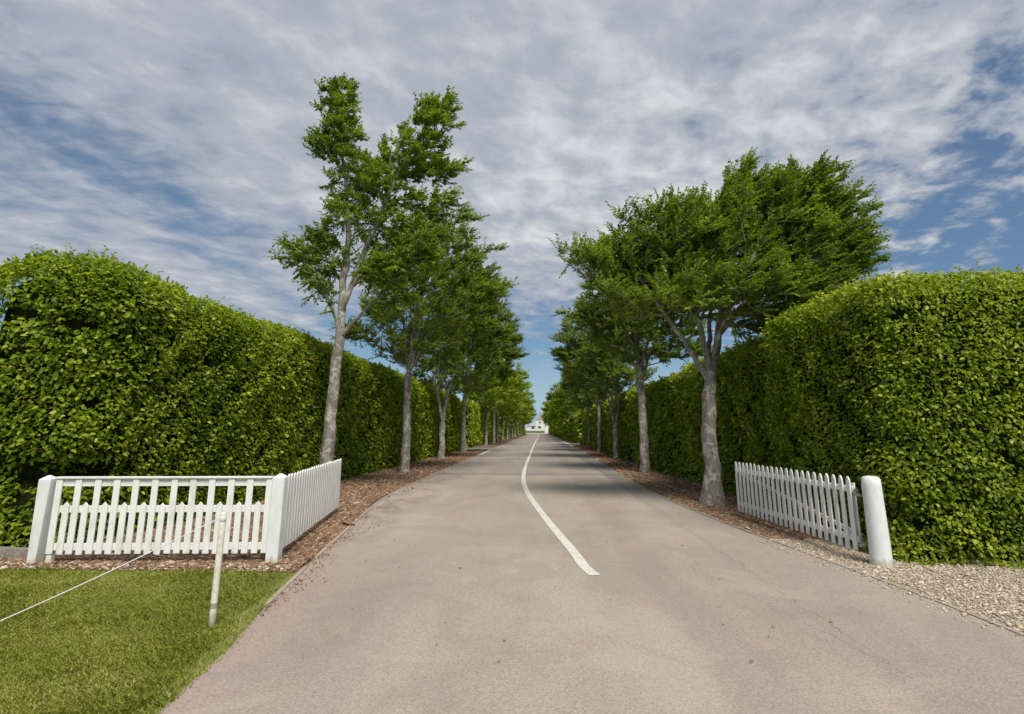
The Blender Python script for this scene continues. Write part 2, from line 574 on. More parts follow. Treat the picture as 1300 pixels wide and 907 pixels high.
# ------------------------------------------------------------------ outlines on the ground
LEFT = [(-1.7, -6.0), (-2.0, 0.0), (-2.16, 2.5), (-2.41, 4.62), (-2.53, 5.06), (-2.68, 5.9), (-2.90, 7.17), (-3.11, 8.78), (-3.45, 10.98),
        (-3.76, 12.73), (-3.92, 15.8), (-3.99, 18.8), (-4.02, 23.0), (-4.08, 34.0), (-4.2, 60.0), (-4.2, 232.0)]
RIGHT = [(3.7, -6.0), (3.95, 2.0), (4.00, 5.13), (3.89, 5.74), (3.84, 6.18), (3.80, 6.93), (3.66, 7.75), (3.48, 8.9), (3.33, 10.28), (3.2, 11.72),
         (3.09, 13.36), (3.0, 15.7), (3.0, 20.5), (3.2, 32.0), (3.6, 57.0), (3.75, 80.0), (4.0, 120.0), (4.0, 232.0)]
LP, RP = np.array(LEFT), np.array(RIGHT)
xl = lambda yy: np.interp(yy, LP[:, 1], LP[:, 0])
xr = lambda yy: np.interp(yy, RP[:, 1], RP[:, 0])


def sheet(name, rows, z, mat, kind='structure'):
    """rows: list of (x0, x1, y) strips joined to one flat sheet"""
    V, F = [], []
    for (a, b, yy) in rows:
        V += [(a, yy, z), ((a + b) / 2, yy, z), (b, yy, z)]
    for i in range(len(rows) - 1):
        for j in (0, 1):
            F.append((3 * i + j, 3 * i + j + 1, 3 * i + j + 4, 3 * i + j + 3))
    me = bpy.data.meshes.new(name)
    me.from_pydata(V, [], F)
    o = link_mesh(name, me, mat)
    o['kind'] = kind
    return o


def field():
    xs = np.concatenate([[-3000, -900, -300], np.linspace(-120, 120, 13), [300, 900, 3000]])
    ys = np.concatenate([[-400, -100], np.linspace(-20, 600, 63), [900, 1500, 3500]])
    X, Y = np.meshgrid(xs, ys)
    t = np.clip((Y - 300) / 70, 0, 1)
    Z = t * t * (3 - 2 * t) * 1.0 - 0.012
    V = np.stack([X, Y, Z], -1).reshape(-1, 3)
    nx = len(xs)
    i = (np.arange(len(ys) - 1)[:, None] * nx + np.arange(nx - 1)[None, :]).ravel()
    F = np.stack([i, i + 1, i + nx + 1, i + nx], -1)
    o = link_mesh('ground', np_mesh('ground', V, F), M_FIELD, None, True)
    o['kind'] = 'structure'


field()
ysamp = sorted(set([-6, -3, 0, 2, 3, 4] + list(np.arange(4.5, 30, 0.5)) + list(np.arange(30, 233, 4.0))))
sheet('road', [(xl(v), xr(v), v) for v in ysamp], 0.004, M_ROAD)
sheet('side_path', [(-40, -3.9, 46.6), (-40, -3.9, 51.4)], 0.008, M_ROAD)
sheet('side_path', [(3.5, 40, 62.6), (3.5, 40, 69.4)], 0.008, M_ROAD)
sheet('forecourt', [(-16, 16, 232.0), (-20, 20, 262.0), (-22, 22, 296)], 0.0, M_GRAV)
# planting beds of bark mulch; the nearest part on the right is pale gravel
bedy = [7.0, 8, 9, 10, 12, 15, 18, 22, 27, 35, 46.5]
sheet('mulch_bed', [(-12, xl(v), v) for v in [6.7] + bedy], 0.0, M_MULCH)
sheet('mulch_bed', [(-9, xl(v), v) for v in (51.5, 60, 230)], 0.0, M_MULCH)
sheet('mulch_bed', [(xr(v), 10, v) for v in (9.6, 10, 11, 12, 15, 19, 26, 36, 62.5)], 0.0, M_MULCH)
sheet('mulch_bed', [(xr(v), 8, v) for v in (69.5, 100, 230)], 0.0, M_MULCH)
sheet('gravel_verge', [(xr(v), 16, v) for v in (-6, 0, 2, 4, 5.2, 6.3, 7.25, 8.6, 9.6)], 0.0, M_GRAV)
sheet('turf_soil', [(-16, xl(v) + 0.05, v) for v in (-6, -3, 0, 2, 3, 4, 4.5, 5, 5.5, 6, 6.5, 6.7)], 0.0, M_TURF)


def strip_line(name, pts, wid, z, mat, zt=None, label=None):
    P = np.array(pts, float)
    T = norm(np.gradient(P, axis=0))
    N = np.stack([-T[:, 1], T[:, 0]], -1)
    W = wid if np.ndim(wid) else np.full(len(P), wid)
    A, B = P + N * np.array(W)[:, None] / 2, P - N * np.array(W)[:, None] / 2
    n = len(P)
    if zt is None:
        V = [(a[0], a[1], z) for a in A] + [(b[0], b[1], z) for b in B]
        F = [(i, n + i, n + i + 1, i + 1) for i in range(n - 1)]
    else:
        V = [(a[0], a[1], z) for a in A] + [(a[0], a[1], zt) for a in A] + [(b[0], b[1], zt) for b in B] + [(b[0], b[1], z) for b in B]
        F = []
        for q in range(3):
            F += [(q * n + i, (q + 1) * n + i, (q + 1) * n + i + 1, q * n + i + 1) for i in range(n - 1)]
        F += [(0, n, 2 * n, 3 * n), (n - 1, 4 * n - 1, 3 * n - 1, 2 * n - 1)]
    me = bpy.data.meshes.new(name)
    me.from_pydata(V, [], F)
    o = link_mesh(name, me, mat)
    o['kind'] = 'structure'
    return o


def smooth_path(pts, step):
    P = np.array(pts, float)
    y = np.arange(P[0, 1], P[-1, 1], step)
    # Catmull-like smoothing: dense linear, then box blur
    x = np.interp(y, P[:, 1], P[:, 0])
    kx = np.pad(x, 4, mode='edge')
    x2 = np.convolve(kx, np.ones(9) / 9, 'valid')
    x2[0], x2[-1] = x[0], x[-1]
    return np.stack([x2, y], -1)


cl = smooth_path([(0.63, 6.76), (0.40, 8.47), (0.22, 9.9), (0.08, 11.21), (-0.10, 12.8), (-0.26, 14.43), (-0.42, 16.5), (-0.54, 18.82), (-0.60, 22), (-0.63, 27.0), (-0.60, 40), (-0.55, 62), (-0.2, 120), (0.0, 228)], 0.4)
strip_line('centre_line', cl, 0.135, 0.0082, M_LINE)
strip_line('edge_line', [(-3.98, 36.6), (-4.0, 41), (-4.02, 47.0)], 0.22, 0.0082, M_LINE)
strip_line('edge_line', [(3.45, 57.0), (3.50, 68), (3.56, 79.5)], 0.20, 0.0082, M_LINE)
kl = smooth_path([(a, b) for a, b in LEFT if b <= 60][:], 0.5)
kr = smooth_path([(a, b) for a, b in RIGHT if b <= 60][:], 0.5)


def kerb_runs(path, breaks, off, name):
    yy = path[:, 1]
    for a, b in breaks:
        m = (yy >= a) & (yy <= b)
        P = path[m] + np.array([off, 0])
        strip_line(name, P, 0.045, -0.02, M_KERB, 0.014)


kerb_runs(kl, [(5.4, 7.05), (7.45, 46.4)], -0.02, 'kerb')
kerb_runs(kr, [(-5, 60.0)], 0.02, 'kerb')


# ------------------------------------------------------------------ scattered ground cover
def scatter_quads(P, size, ratio, tilt, tone, lift):
    n = len(P)
    a = rng.uniform(0, TAU, n)
    ax = np.stack([np.cos(a), np.sin(a), rng.normal(0, tilt, n)], -1)
    nz = norm(np.stack([rng.normal(0, tilt, n), rng.normal(0, tilt, n), np.ones(n)], -1))
    ax = norm(ax - nz * (ax * nz).sum(-1, keepdims=True))
    bx = np.cross(nz, ax)
    L = size[:, None] / 2
    Wd = L * ratio[:, None]
    c0 = P + np.array([0, 0, 1.0]) * lift[:, None]
    th = nz * (size * 0.10)[:, None]
    skew = rng.uniform(0.55, 1.0, (n, 4, 1))
    cs = [(-1, -1), (1, -1), (1, 1), (-1, 1)]
    top = np.stack([c0 + th + (ax * L * s + bx * Wd * t) * skew[:, i] for i, (s, t) in enumerate(cs)], 1)
    bot = np.stack([c0 - th + (ax * L * s + bx * Wd * t) * skew[:, i] for i, (s, t) in enumerate(cs)], 1)
    V = np.concatenate([top, bot], 1).reshape(-1, 3)
    b = np.arange(n)[:, None, None] * 8
    f = np.array([[0, 1, 2, 3], [0, 4, 5, 1], [1, 5, 6, 2], [2, 6, 7, 3], [3, 7, 4, 0]])[None]
    F = (b + f).reshape(-1, 4)
    return V, F, np.repeat(tone, 5)


def sample_strip(n, y0, y1, fx0, fx1, power=2.0):
    """points between two x(y) curves, denser near the camera"""
    u = rng.uniform(0, 1, n)
    a, b = y0 ** (1 - power), y1 ** (1 - power)
    y = (a + u * (b - a)) ** (1 / (1 - power))
    t = rng.uniform(0, 1, n)
    x = fx0(y) * (1 - t) + fx1(y) * t
    return np.stack([x, y, np.zeros(n)], -1)


def chips(name, P, label, s0=0.028, grow=0.0016, peb=False, mat=None):
    d = np.hypot(P[:, 0], P[:, 1])
    n = len(P)
    size = (s0 + grow * d) * rng.lognormal(0, 0.35, n)
    tone = np.clip(rng.beta(1.7, 2.0, n) if not peb else rng.beta(2.2, 1.8, n), 0, 1)
    V, F, T = scatter_quads(P, size, rng.uniform(0.3, 0.75, n) if not peb else rng.uniform(0.6, 1.0, n), 0.28,
                            tone, size * 0.12 + rng.uniform(0, 0.012, n))
    me = np_mesh(name, V, F, T)
    o = link_mesh(name, me, mat or M_CHIP)
    tag(o, label, 'ground cover', None, 'stuff')
    return o


PL = sample_strip(52000, 7.0, 46.3, lambda y: np.full_like(y, -6.9), lambda y: xl(y) - 0.05, 2.2)
chips('bark_chips', PL, 'brown bark chips between the left hedge and the road')
PR = sample_strip(34000, 9.0, 62.0, lambda y: xr(y) + 0.06, lambda y: np.full_like(y, 5.1), 2.2)
chips('bark_chips', PR, 'brown bark chips under the trees on the right verge')
# litter that spilled over the left kerb onto the asphalt
sp = sample_strip(520, 5.2, 26, lambda y: xl(y) - 0.05, lambda y: xl(y) + 0.45, 2.0)
sp[:, 0] = xl(sp[:, 1]) + 0.02 + np.abs(rng.normal(0, 0.12, len(sp))) * (1 + 0.8 * np.sin(sp[:, 1] * 2.1))
sp[:, 2] = 0.004
sp2 = sample_strip(40, 4, 22, lambda y: xl(y), lambda y: xr(y), 1.6); sp2[:, 2] = 0.004
chips('leaf_litter', np.concatenate([sp, sp2]), 'small brown crumbs of litter spilled on the asphalt', 0.014, 0.0010)
# pale stones: verge on the right and along the foot of the left fence
G1 = sample_strip(85000, 3.0, 9.6, lambda y: xr(y) + 0.0, lambda y: np.full_like(y, 9.0), 1.3)
G1 = G1[(G1[:, 0] < 4.0 + (G1[:, 1]) * 0.62)]
gx = xr(G1[:, 1])
ragged = 0.10 * np.sin(G1[:, 1] * 2.3) + 0.06 * np.sin(G1[:, 1] * 6.1)
G1 = G1[G1[:, 0] > gx + 0.05 + ragged * 0.4]
G1b = sample_strip(5000, 8.0, 12.5, lambda y: xr(y) + 0.05, lambda y: np.full_like(y, 4.7), 2.0)
G1c = sample_strip(1800, 3.2, 9.0, lambda y: xr(y) - 0.30, lambda y: xr(y) + 0.06, 1.3); G1c[:, 2] = 0.004
G1c = G1c[rng.uniform(0, 1, len(G1c)) < (0.15 + 0.85 * ((G1c[:, 0] - xr(G1c[:, 1]) + 0.30) / 0.36) ** 2)]
chips('gravel', np.concatenate([G1, G1b, G1c]), 'pale buff gravel beside the road under the right gate', 0.0165, 0.0004, True, M_PEB)
G2 = sample_strip(3200, 6.72, 7.5, lambda y: np.full_like(y, -7.4), lambda y: xl(y) - 0.1, 1.5)
G2 = G2[rng.uniform(0, 1, len(G2)) < 0.40]
chips('gravel', G2, 'loose pale stones along the foot of the white fence', 0.027, 0.0004, True, M_PEB)
G3 = sample_strip(3800, 6.70, 7.5, lambda y: np.full_like(y, -7.6), lambda y: xl(y) - 0.08, 1.5)
chips('bark_chips', G3, 'brown bark crumbs mixed among the stones in front of the left fence', 0.030, 0.0004)

# grass blades of the lawn
n = 190000
P = sample_strip(n, 2.6, 6.95, lambda y: -(0.9 + y * 1.05), lambda y: xl(y) + 0.03, 1.4)
edge = xl(P[:, 1]) - P[:, 0]
bare = ((edge < 0.13 + 0.06 * wob(P, 6.0, 2.0)) & (rng.uniform(0, 1, n) < 0.80)) | ((wob(P, 3.1, 9.0) > 0.72) & (rng.uniform(0, 1, n) < 0.45) & (edge < 1.2))
top = P[:, 1] > 6.78 + 0.09 * wob(P, 3.0, 1.0)
P = P[~bare & ~top]
n = len(P)
h = rng.uniform(0.010, 0.030, n) * (1 + 0.45 * wob(P, 2.4, 3.0) + 0.25 * wob(P, 7.0, 6.0))
a = rng.uniform(0, TAU, n)
lean = np.stack([np.cos(a), np.sin(a), np.zeros(n)], -1) * (h * rng.uniform(0.5, 1.6, n))[:, None]
side = np.stack([-np.sin(a + rng.normal(0, .6, n)), np.cos(a), np.zeros(n)], -1) * (rng.uniform(0.0018, 0.0036, n))[:, None]
mid = P + lean * 0.35 + np.array([0, 0, 1.0]) * (h * 0.6)[:, None]
tip = P + lean + np.array([0, 0, 1.0]) * h[:, None]
V = np.stack([P - side, P + side, mid + side * 0.8, tip, mid - side * 0.8], 1).reshape(-1, 3)
F = np.arange(n)[:, None] * 5 + np.arange(5)[None]
tone = np.clip(0.46 + 0.26 * wob(P, 1.6, 5.0) + 0.14 * wob(P, 5.2, 8.0) + rng.normal(0, 0.18, n), 0, 1)
o = link_mesh('lawn', np_mesh('lawn', V, F, tone), M_BLADE)
tag(o, 'short green lawn in front of the white fence', 'lawn', None, 'stuff')


# ------------------------------------------------------------------ leaves
def leaf_mesh_arrays(P, D, N, L, Wd, fold=0.25, droop=0.15, simple=False):
    """leaf blades: root P, axis D, blade normal N, length L, full width Wd"""
    D = norm(D)
    N = norm(N - D * (N * D).sum(-1, keepdims=True))
    B = np.cross(N, D)
    L_, W_ = L[:, None], Wd[:, None] / 2
    tip = P + D * L_ - N * L_ * droop
    if simple:
        l = P + D * L_ * 0.45 + B * W_ + N * W_ * fold
        r = P + D * L_ * 0.45 - B * W_ + N * W_ * fold
        V = np.stack([P, l, tip, r], 1).reshape(-1, 3)
        b = np.arange(len(P))[:, None] * 4
        return V, b + np.arange(4)[None]
    l1 = P + D * L_ * 0.28 + B * W_ * 0.92 + N * W_ * fold
    l2 = P + D * L_ * 0.68 + B * W_ * 0.80 + N * W_ * fold * 0.8 - N * L_ * droop * 0.5
    r1 = P + D * L_ * 0.28 - B * W_ * 0.92 + N * W_ * fold
    r2 = P + D * L_ * 0.68 - B * W_ * 0.80 + N * W_ * fold * 0.8 - N * L_ * droop * 0.5
    V = np.stack([P, l1, l2, tip, r2, r1], 1).reshape(-1, 3)
    b = np.arange(len(P))[:, None, None] * 6
    F = (b + np.array([[0, 3, 2, 1], [0, 5, 4, 3]])[None]).reshape(-1, 4)
    return V, F


# ------------------------------------------------------------------ hedges
def box_to_round(P, lo, hi, r):
    q = np.clip(P, lo + r, hi - r)
    d = P - q
    n = norm(d)
    return q + n * r, n


def hedge(name, label, lo, hi, faces, lod_s, k_dens=4.6, recess=None, holes=0.0, sprigs=0, tone_shift=0.0, seed=0.0, r=0.42):
    """clipped hornbeam hedge: rounded box of leaves round a dark twiggy core.
    faces: dict of face name -> relative density; lod_s: leaf length as a function of distance"""
    lo, hi = np.array(lo, float), np.array(hi, float)
    root = empty(name, ((lo[0] + hi[0]) / 2, (lo[1] + hi[1]) / 2, 0))
    tag(root, label, 'hedge', 'clipped hedges lining the avenue')
    org = np.array([(lo[0] + hi[0]) / 2, (lo[1] + hi[1]) / 2, 0])
    size = hi - lo

    def undulate(P, n):
        u = 0.10 * wob(P, 0.55, seed) + 0.055 * wob(P, 1.9, seed + 2) + 0.035 * wob(P, 4.6, seed + 4)
        if recess:
            for (c, rad, dep) in recess:
                d2 = (((P - np.array(c)) / np.array(rad)) ** 2).sum(-1)
                u = u - dep * np.exp(-d2)
        return P + n * u[:, None]

    allP, allN, allS = [], [], []
    for fn, dens in faces.items():
        ax = {'x': 0, 'y': 1, 'z': 2}[fn[0]]
        plane = hi[ax] if fn[1] == '+' else lo[ax]
        ua, va = [i for i in range(3) if i != ax]
        # bins along the hedge (y) when possible
        if ax != 1:
            ys = [lo[1]]
            while ys[-1] < hi[1]:
                ys.append(min(hi[1], ys[-1] + max(1.0, 0.18 * abs(ys[-1]))))
            segs = list(zip(ys[:-1], ys[1:]))
        else:
            segs = [(0, 1)]
        for (a, b) in segs:
            ym = plane if ax == 1 else (a + b) / 2
            s = lod_s(ym)
            if ax == 1:
                area = size[0] * size[2]
            else:
                area = (b - a) * (size[2] if ax == 0 else size[0])
            m = int(area * k_dens * dens / (s * s))
            if m == 0: continue
            Q = np.empty((m, 3))
            for i in range(3):
                if i == ax: Q[:, i] = plane
                elif i == 1: Q[:, i] = rng.uniform(a, b, m)
                else: Q[:, i] = rng.uniform(lo[i], hi[i], m)
            allP.append(Q)
            allS.append(np.full(m, s))
    Q = np.concatenate(allP)
    s = np.concatenate(allS)
    lo_r = lo.copy(); lo_r[2] = -2.0
    P0, Nn = box_to_round(Q, lo_r, hi, r)
    clump = wob(P0, 5.5, seed + 7)
    clump2 = wob(P0, 13.0, seed + 9)
    if holes > 0:
        keep = (clump + 0.55 * clump2 + rng.normal(0, 0.12, len(P0))) > -0.98 + holes
        if recess:
            for (c, rad, dep) in recess:
                d2 = (((P0 - np.array(c)) / np.array(rad)) ** 2).sum(-1)
                keep &= ~((d2 < 0.8) & (rng.uniform(0, 1, len(P0)) < 0.9))
        P0, Nn, s, clump, clump2 = P0[keep], Nn[keep], s[keep], clump[keep], clump2[keep]
    m = len(P0)
    P = undulate(P0, Nn)
    P += Nn * (0.045 * clump * np.minimum(1, s / 0.075) + rng.normal(-0.04, 0.04, m) - 0.02)[:, None]
    P[:, 2] = np.maximum(P[:, 2], 0.03)
    up = np.array([0, 0, 1.0])
    rand = rng.normal(0, 1, (m, 3))
    bladeN = norm(Nn * 0.58 + up * 0.72 + rand * 0.40)
    axis = norm(rng.normal(0, 1, (m, 3)) * 0.70 - up * 0.40 + Nn * 0.60)
    L = s * rng.uniform(0.55, 1.30, m)
    W_ = L * rng.uniform(0.56, 0.72, m)
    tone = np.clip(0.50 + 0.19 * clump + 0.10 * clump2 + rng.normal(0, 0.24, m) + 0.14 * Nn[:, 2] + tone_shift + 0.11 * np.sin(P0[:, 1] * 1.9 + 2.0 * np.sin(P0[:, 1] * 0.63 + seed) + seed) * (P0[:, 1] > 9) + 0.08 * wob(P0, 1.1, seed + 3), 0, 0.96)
    brown = rng.uniform(0, 1, m) < 0.0015 + 0.03 * np.clip(wob(P0, 1.7, seed + 11) - 0.72, 0, 1)
    tone[brown] = 1.0
    if sprigs:
        # shoots that escaped the last clipping, each a short chain of leaves
        idx = rng.choice(np.where((Nn[:, 2] > 0.35) | (rng.uniform(0, 1, m) < 0.12))[0], sprigs)
        sp_dir = norm(Nn[idx] * 0.7 + up * 0.8 + rng.normal(0, 0.35, (sprigs, 3)))
        ln = rng.uniform(0.06, 0.22, sprigs)
        eP, eD, eN, eS = [], [], [], []
        for j in range(5):
            t = (j + 1) / 5
            eP.append(P[idx] + sp_dir * (ln * t)[:, None])
            sd_ = norm(np.cross(sp_dir, rng.normal(0, 1, (sprigs, 3))))
            eD.append(norm(sp_dir * 0.7 + sd_ * (1 if j % 2 else -1)))
            eN.append(norm(rng.normal(0, 0.5, (sprigs, 3)) + up))
            eS.append(s[idx] * 0.85)
        P = np.concatenate([P] + eP)
        axis = np.concatenate([axis] + eD)
        bladeN = np.concatenate([bladeN] + eN)
        L = np.concatenate([L] + eS)
        W_ = np.concatenate([W_] + [e * 0.6 for e in eS])
        tone = np.concatenate([tone, np.clip(rng.normal(0.68, 0.12, 5 * sprigs), 0, 0.95)])
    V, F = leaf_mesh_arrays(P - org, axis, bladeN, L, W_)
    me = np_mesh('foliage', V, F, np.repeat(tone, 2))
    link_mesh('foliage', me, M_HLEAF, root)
    # core
    inset = 0.26
    l2, h2 = lo + inset, hi - inset
    l2[2] = 0.0
    bm = bmesh.new()
    bmesh.ops.create_cube(bm, size=1.0)
    bmesh.ops.scale(bm, vec=Vector(h2 - l2), verts=bm.verts)
    bmesh.ops.translate(bm, vec=Vector((h2 + l2) / 2), verts=bm.verts)
    ncut = int(min(90, (h2 - l2)[1] / 0.3))
    for axn, cuts in ((0, 5), (1, ncut), (2, 12)):
        for c_ in np.linspace(l2[axn], h2[axn], cuts + 2)[1:-1]:
            pn = [0, 0, 0]; pn[axn] = 1
            bmesh.ops.bisect_plane(bm, geom=list(bm.verts) + list(bm.edges) + list(bm.faces),
                                   plane_co=[c_ if i == axn else 0 for i in range(3)], plane_no=pn)
    V = np.array([v.co[:] for v in bm.verts])
    lo3 = l2.copy(); lo3[2] = -2.0
    rc = max(0.2, r - 0.2)
    Pc, Nc = box_to_round(V, lo3, h2, rc)
    inner = (np.abs(V - np.clip(V, lo3 + rc, h2 - rc)).sum(-1) < 1e-6)
    Pc[inner] = V[inner]
    Pc = undulate(Pc, np.where(inner[:, None], 0, Nc))
    Pc[:, 2] = np.maximum(Pc[:, 2], 0)
    for v, p_ in zip(bm.verts, Pc): v.co = Vector(p_ - org)
    me = bpy.data.meshes.new('core')
    bm.to_mesh(me); bm.free()
    link_mesh('core', me, M_CORE, root, True)
    return root


lodL = lambda y: max(0.080, 0.0064 * abs(y))
lodR = lambda y: max(0.058, 0.0064 * abs(y))
fL = {'x+': 1.0, 'z+': 0.75, 'y-': 1.0, 'y+': 0.5, 'x-': 0.35}
fR = {'x-': 1.0, 'z+': 0.75, 'y-': 1.0, 'y+': 0.5, 'x+': 0.15}
hedge('hedge', 'tall clipped hornbeam hedge behind the white fence, left of the road', (-9.0, 7.6, 0.0), (-6.5, 46.4, 4.52), fL, lodL, r=1.0,
      recess=[((-7.2, 7.75, 1.02), (0.55, 0.8, 0.24), 0.55), ((-6.6, 8.1, 1.05), (0.3, 0.5, 0.16), 0.3), ((-6.5, 10.7, 3.0), (0.4, 0.25, 0.14), 0.25),
              ((-6.8, 7.7, 3.25), (0.5, 0.3, 0.12), 0.22), ((-7.9, 7.7, 3.4), (0.4, 0.3, 0.15), 0.2)],
      holes=0.12, sprigs=450, seed=1.0)
hedge('hedge', 'clipped hedge running on beyond the side path, left of the road', (-8.9, 51.6, 0.0), (-6.5, 230, 4.3), fL, lodL, seed=4.0, tone_shift=0.06)
hedge('hedge', 'rounded hedge end beside the round white gate post, right of the road', (4.55, 7.45, 0.0), (13.0, 11.35, 3.92), fR, lodR,
      holes=0.10, sprigs=350, seed=2.0, tone_shift=0.05, r=0.55)
hedge('hedge', 'lower hedge behind the near trees on the right, up to the crossing path', (4.88, 11.3, 0.0), (7.3, 62.4, 3.75), fR, lodR,
      holes=0.12, sprigs=400, seed=3.0)
hedge('hedge', 'far clipped hedge beyond the crossing path, right of the road', (5.0, 69.6, 0.0), (7.4, 230, 3.9), fR, lodR, seed=5.0, tone_shift=0.05)


# ------------------------------------------------------------------ trees
class Skel:
    def __init__(s):
        s.P, s.par, s.minr, s.limb = [], [], [], []
        s.chains = []            # lists of node ids starting at the attachment node

    def node(s, p, par, r, limb):
        s.P.append(np.array(p, float)); s.par.append(par); s.minr.append(r); s.limb.append(limb)
        return len(s.P) - 1

    def poly(s, pts, start=None, step=0.22, sides=10, jit=0.015):
        """limb through pts [(x,y,z,r),...]; start = node id to grow from"""
        A = np.array(pts, float)
        seg = np.linalg.norm(np.diff(A[:, :3], axis=0), axis=1)
        t = np.concatenate([[0], np.cumsum(seg)])
        n = max(3, int(t[-1] / step))
        tt = np.linspace(0, t[-1], n + 1)
        Q = np.stack([np.interp(tt, t, A[:, i]) for i in range(4)], -1)
        for _ in range(4):                                      # soften the corners
            Q[1:-1] = 0.25 * Q[:-2] + 0.5 * Q[1:-1] + 0.25 * Q[2:]
        Q[1:, :2] += rng.normal(0, jit, (n, 2))
        ids = []
        par = start
        for i, q in enumerate(Q):
            if i == 0 and start is not None:
                ids.append(start); continue
            par = s.node(q[:3], -1 if par is None else par, q[3], True)
            ids.append(par)
        s.chains.append((ids, sides, Q[0, 3] if start is not None else None))
        return ids

    def near(s, p, ids):
        d = [np.linalg.norm(s.P[i] - np.array(p)) for i in ids]
        return ids[int(np.argmin(d))]


def grow(sk, targets, wind, nbase, step=0.30, zmin=0.0):
    """joins every target to the nearest node already grown (a greedy tree)"""
    T = np.array(targets)
    L = np.array(sk.P)
    d0 = np.sqrt(((T[:, None] - L[None]) ** 2).sum(-1)).min(1)
    order = np.argsort(d0)
    P = np.empty((len(L) + len(T) * 12, 3))
    P[:len(L)] = L
    n = len(L)
    for i in order:
        p = T[i]
        v = p - P[:n]
        dist = np.sqrt((v ** 2).sum(-1))
        cost = dist + 0.9 * np.maximum(0, -v[:, 2] + 0.15) + np.where(P[:n, 2] < zmin, 50, 0)
        cost -= 0.25 * (v * wind).sum(-1)
        j = int(np.argmin(cost))
        if dist[j] < 0.16: continue
        q = P[j]
        m = int(np.clip(dist[j] / step, 1, 10))
        ctl = (q + p) / 2 + np.array([0, 0, 0.16 * dist[j]]) - wind * 0.10 * dist[j] + rng.normal(0, 0.05 * dist[j], 3)
        par = j
        ids = [j]
        for t in np.linspace(0, 1, m + 1)[1:]:
            c_ = (1 - t) ** 2 * q + 2 * t * (1 - t) * ctl + t * t * p
            par = sk.node(c_, par, 0.0, False)
            P[n] = c_; n += 1
            ids.append(par)
        sk.chains.append((ids, 4, None))
    return sk


def tree_meshes(sk, wind, leaf, tw_n, tw_len, lv_step, flat=0.5, tone0=0.45, seed=0.0, twigs=True, wind_w=0.5, centre=None, rmax=0.03):
    N = len(sk.P)
    P = np.array(sk.P)
    par = np.array(sk.par)
    cnt = np.ones(N)
    for i in range(N - 1, -1, -1):
        if par[i] >= 0: cnt[par[i]] += cnt[i]
    kids = np.zeros(N)
    R = np.maximum(np.array(sk.minr), np.minimum(0.0038 * cnt ** 0.43, 0.032))
    VV, FF, off = [], [], 0
    for ids, sides, r0 in sk.chains:
        pts = P[ids]
        rr = R[ids].copy()
        if r0 is not None: rr[0] = r0
        elif not sk.limb[ids[-1]]:
            rr[0] = min(rr[0], rr[1] * 1.3)
        if len(pts) < 2: continue
        lump = None
        if sides > 8:
            def lump(Pp, th, seed=seed):
                z = Pp[:, 2][:, None]
                return 1 + 0.07 * np.sin(3 * th[None] + 0.7 * z + seed) + 0.045 * np.sin(5 * th[None] - 1.3 * z + 2 * seed) + 0.04 * np.sin(2 * th[None] + 5.1 * z + seed)
        V, F = tube_arrays(pts, rr, sides, lump)
        VV.append(V); FF.append(F + off); off += len(V)
    # twigs
    sel = np.array([i for i in range(N) if not sk.limb[i] or (R[i] < rmax)])
    per = rng.poisson(tw_n, len(sel))
    per[per < 1] = 1
    src = np.repeat(sel, per)
    m = len(src)
    dirn = np.zeros((N, 3))
    pp = par >= 0
    dirn[pp] = P[pp] - P[par[pp]]
    d = norm(dirn[src])
    C_ = P.mean(0) if centre is None else np.array(centre)
    outw = norm(P[src] - C_)
    jit = rng.normal(0, 1, (m, 3)); jit[:, 2] *= (1 - flat)
    td = norm(d * 0.55 + outw * 0.45 + norm(jit) * 0.75 + wind * wind_w + np.array([0, 0, 0.08]))
    tl = tw_len * rng.uniform(0.55, 1.25, m)
    t0 = P[src]
    if twigs:
        V, F = [], []
        side = norm(np.cross(td, np.array([0.2, 0.1, 1.0])))
        up2 = np.cross(side, td)
        r_ = 0.0028 * leaf / 0.07
        ring0 = [t0 + side * r_ * 1.4, t0 - side * r_ * .7 + up2 * r_ * 1.2, t0 - side * r_ * .7 - up2 * r_ * 1.2]
        e = t0 + td * tl[:, None]
        ring1 = [x_ + td * tl[:, None] for x_ in ring0]
        V = np.stack(ring0 + ring1, 1).reshape(-1, 3)
        b = np.arange(m)[:, None, None] * 6
        F = (b + np.array([[0, 1, 4, 3], [1, 2, 5, 4], [2, 0, 3, 5]])[None]).reshape(-1, 4)
        VV.append(V); FF.append(F + off); off += len(V)
    wood = np_mesh('trunk', np.concatenate(VV), np.concatenate(FF))
    # leaves along the twigs
    nl = np.maximum(3, (tl / lv_step).astype(int))
    k_ = np.repeat(np.arange(m), nl)
    j = np.arange(len(k_)) - np.repeat(np.concatenate([[0], np.cumsum(nl)[:-1]]), nl)
    t = (j + 0.7) / nl[k_]
    sgn = np.where(j % 2 == 0, 1.0, -1.0)
    tdk = td[k_]
    upv = norm(np.array([0, 0, 1.0]) + rng.normal(0, 0.28, (m, 3)))[k_]
    sidev = norm(np.cross(tdk, upv))
    M = len(k_)
    D = norm(tdk * 0.8 + sidev * sgn[:, None] * 0.75 + rng.normal(0, 0.28, (M, 3)) - np.array([0, 0, 0.18]))
    Nn = norm(upv + rng.normal(0, 0.42, (M, 3)))
    Pl = t0[k_] + tdk * (tl[k_] * t)[:, None] + rng.normal(0, 0.01, (M, 3))
    L = leaf * rng.uniform(0.7, 1.2, M)
    V, F = leaf_mesh_arrays(Pl, D, Nn, L, L * rng.uniform(0.52, 0.68, M), simple=True)
    tone = np.clip(tone0 + 0.22 * wob(Pl, 2.0, seed) + (rng.normal(0, 0.10, m))[k_] + rng.normal(0, 0.13, M), 0, 1)
    crown = np_mesh('crown', V, F, tone)
    return wood, crown


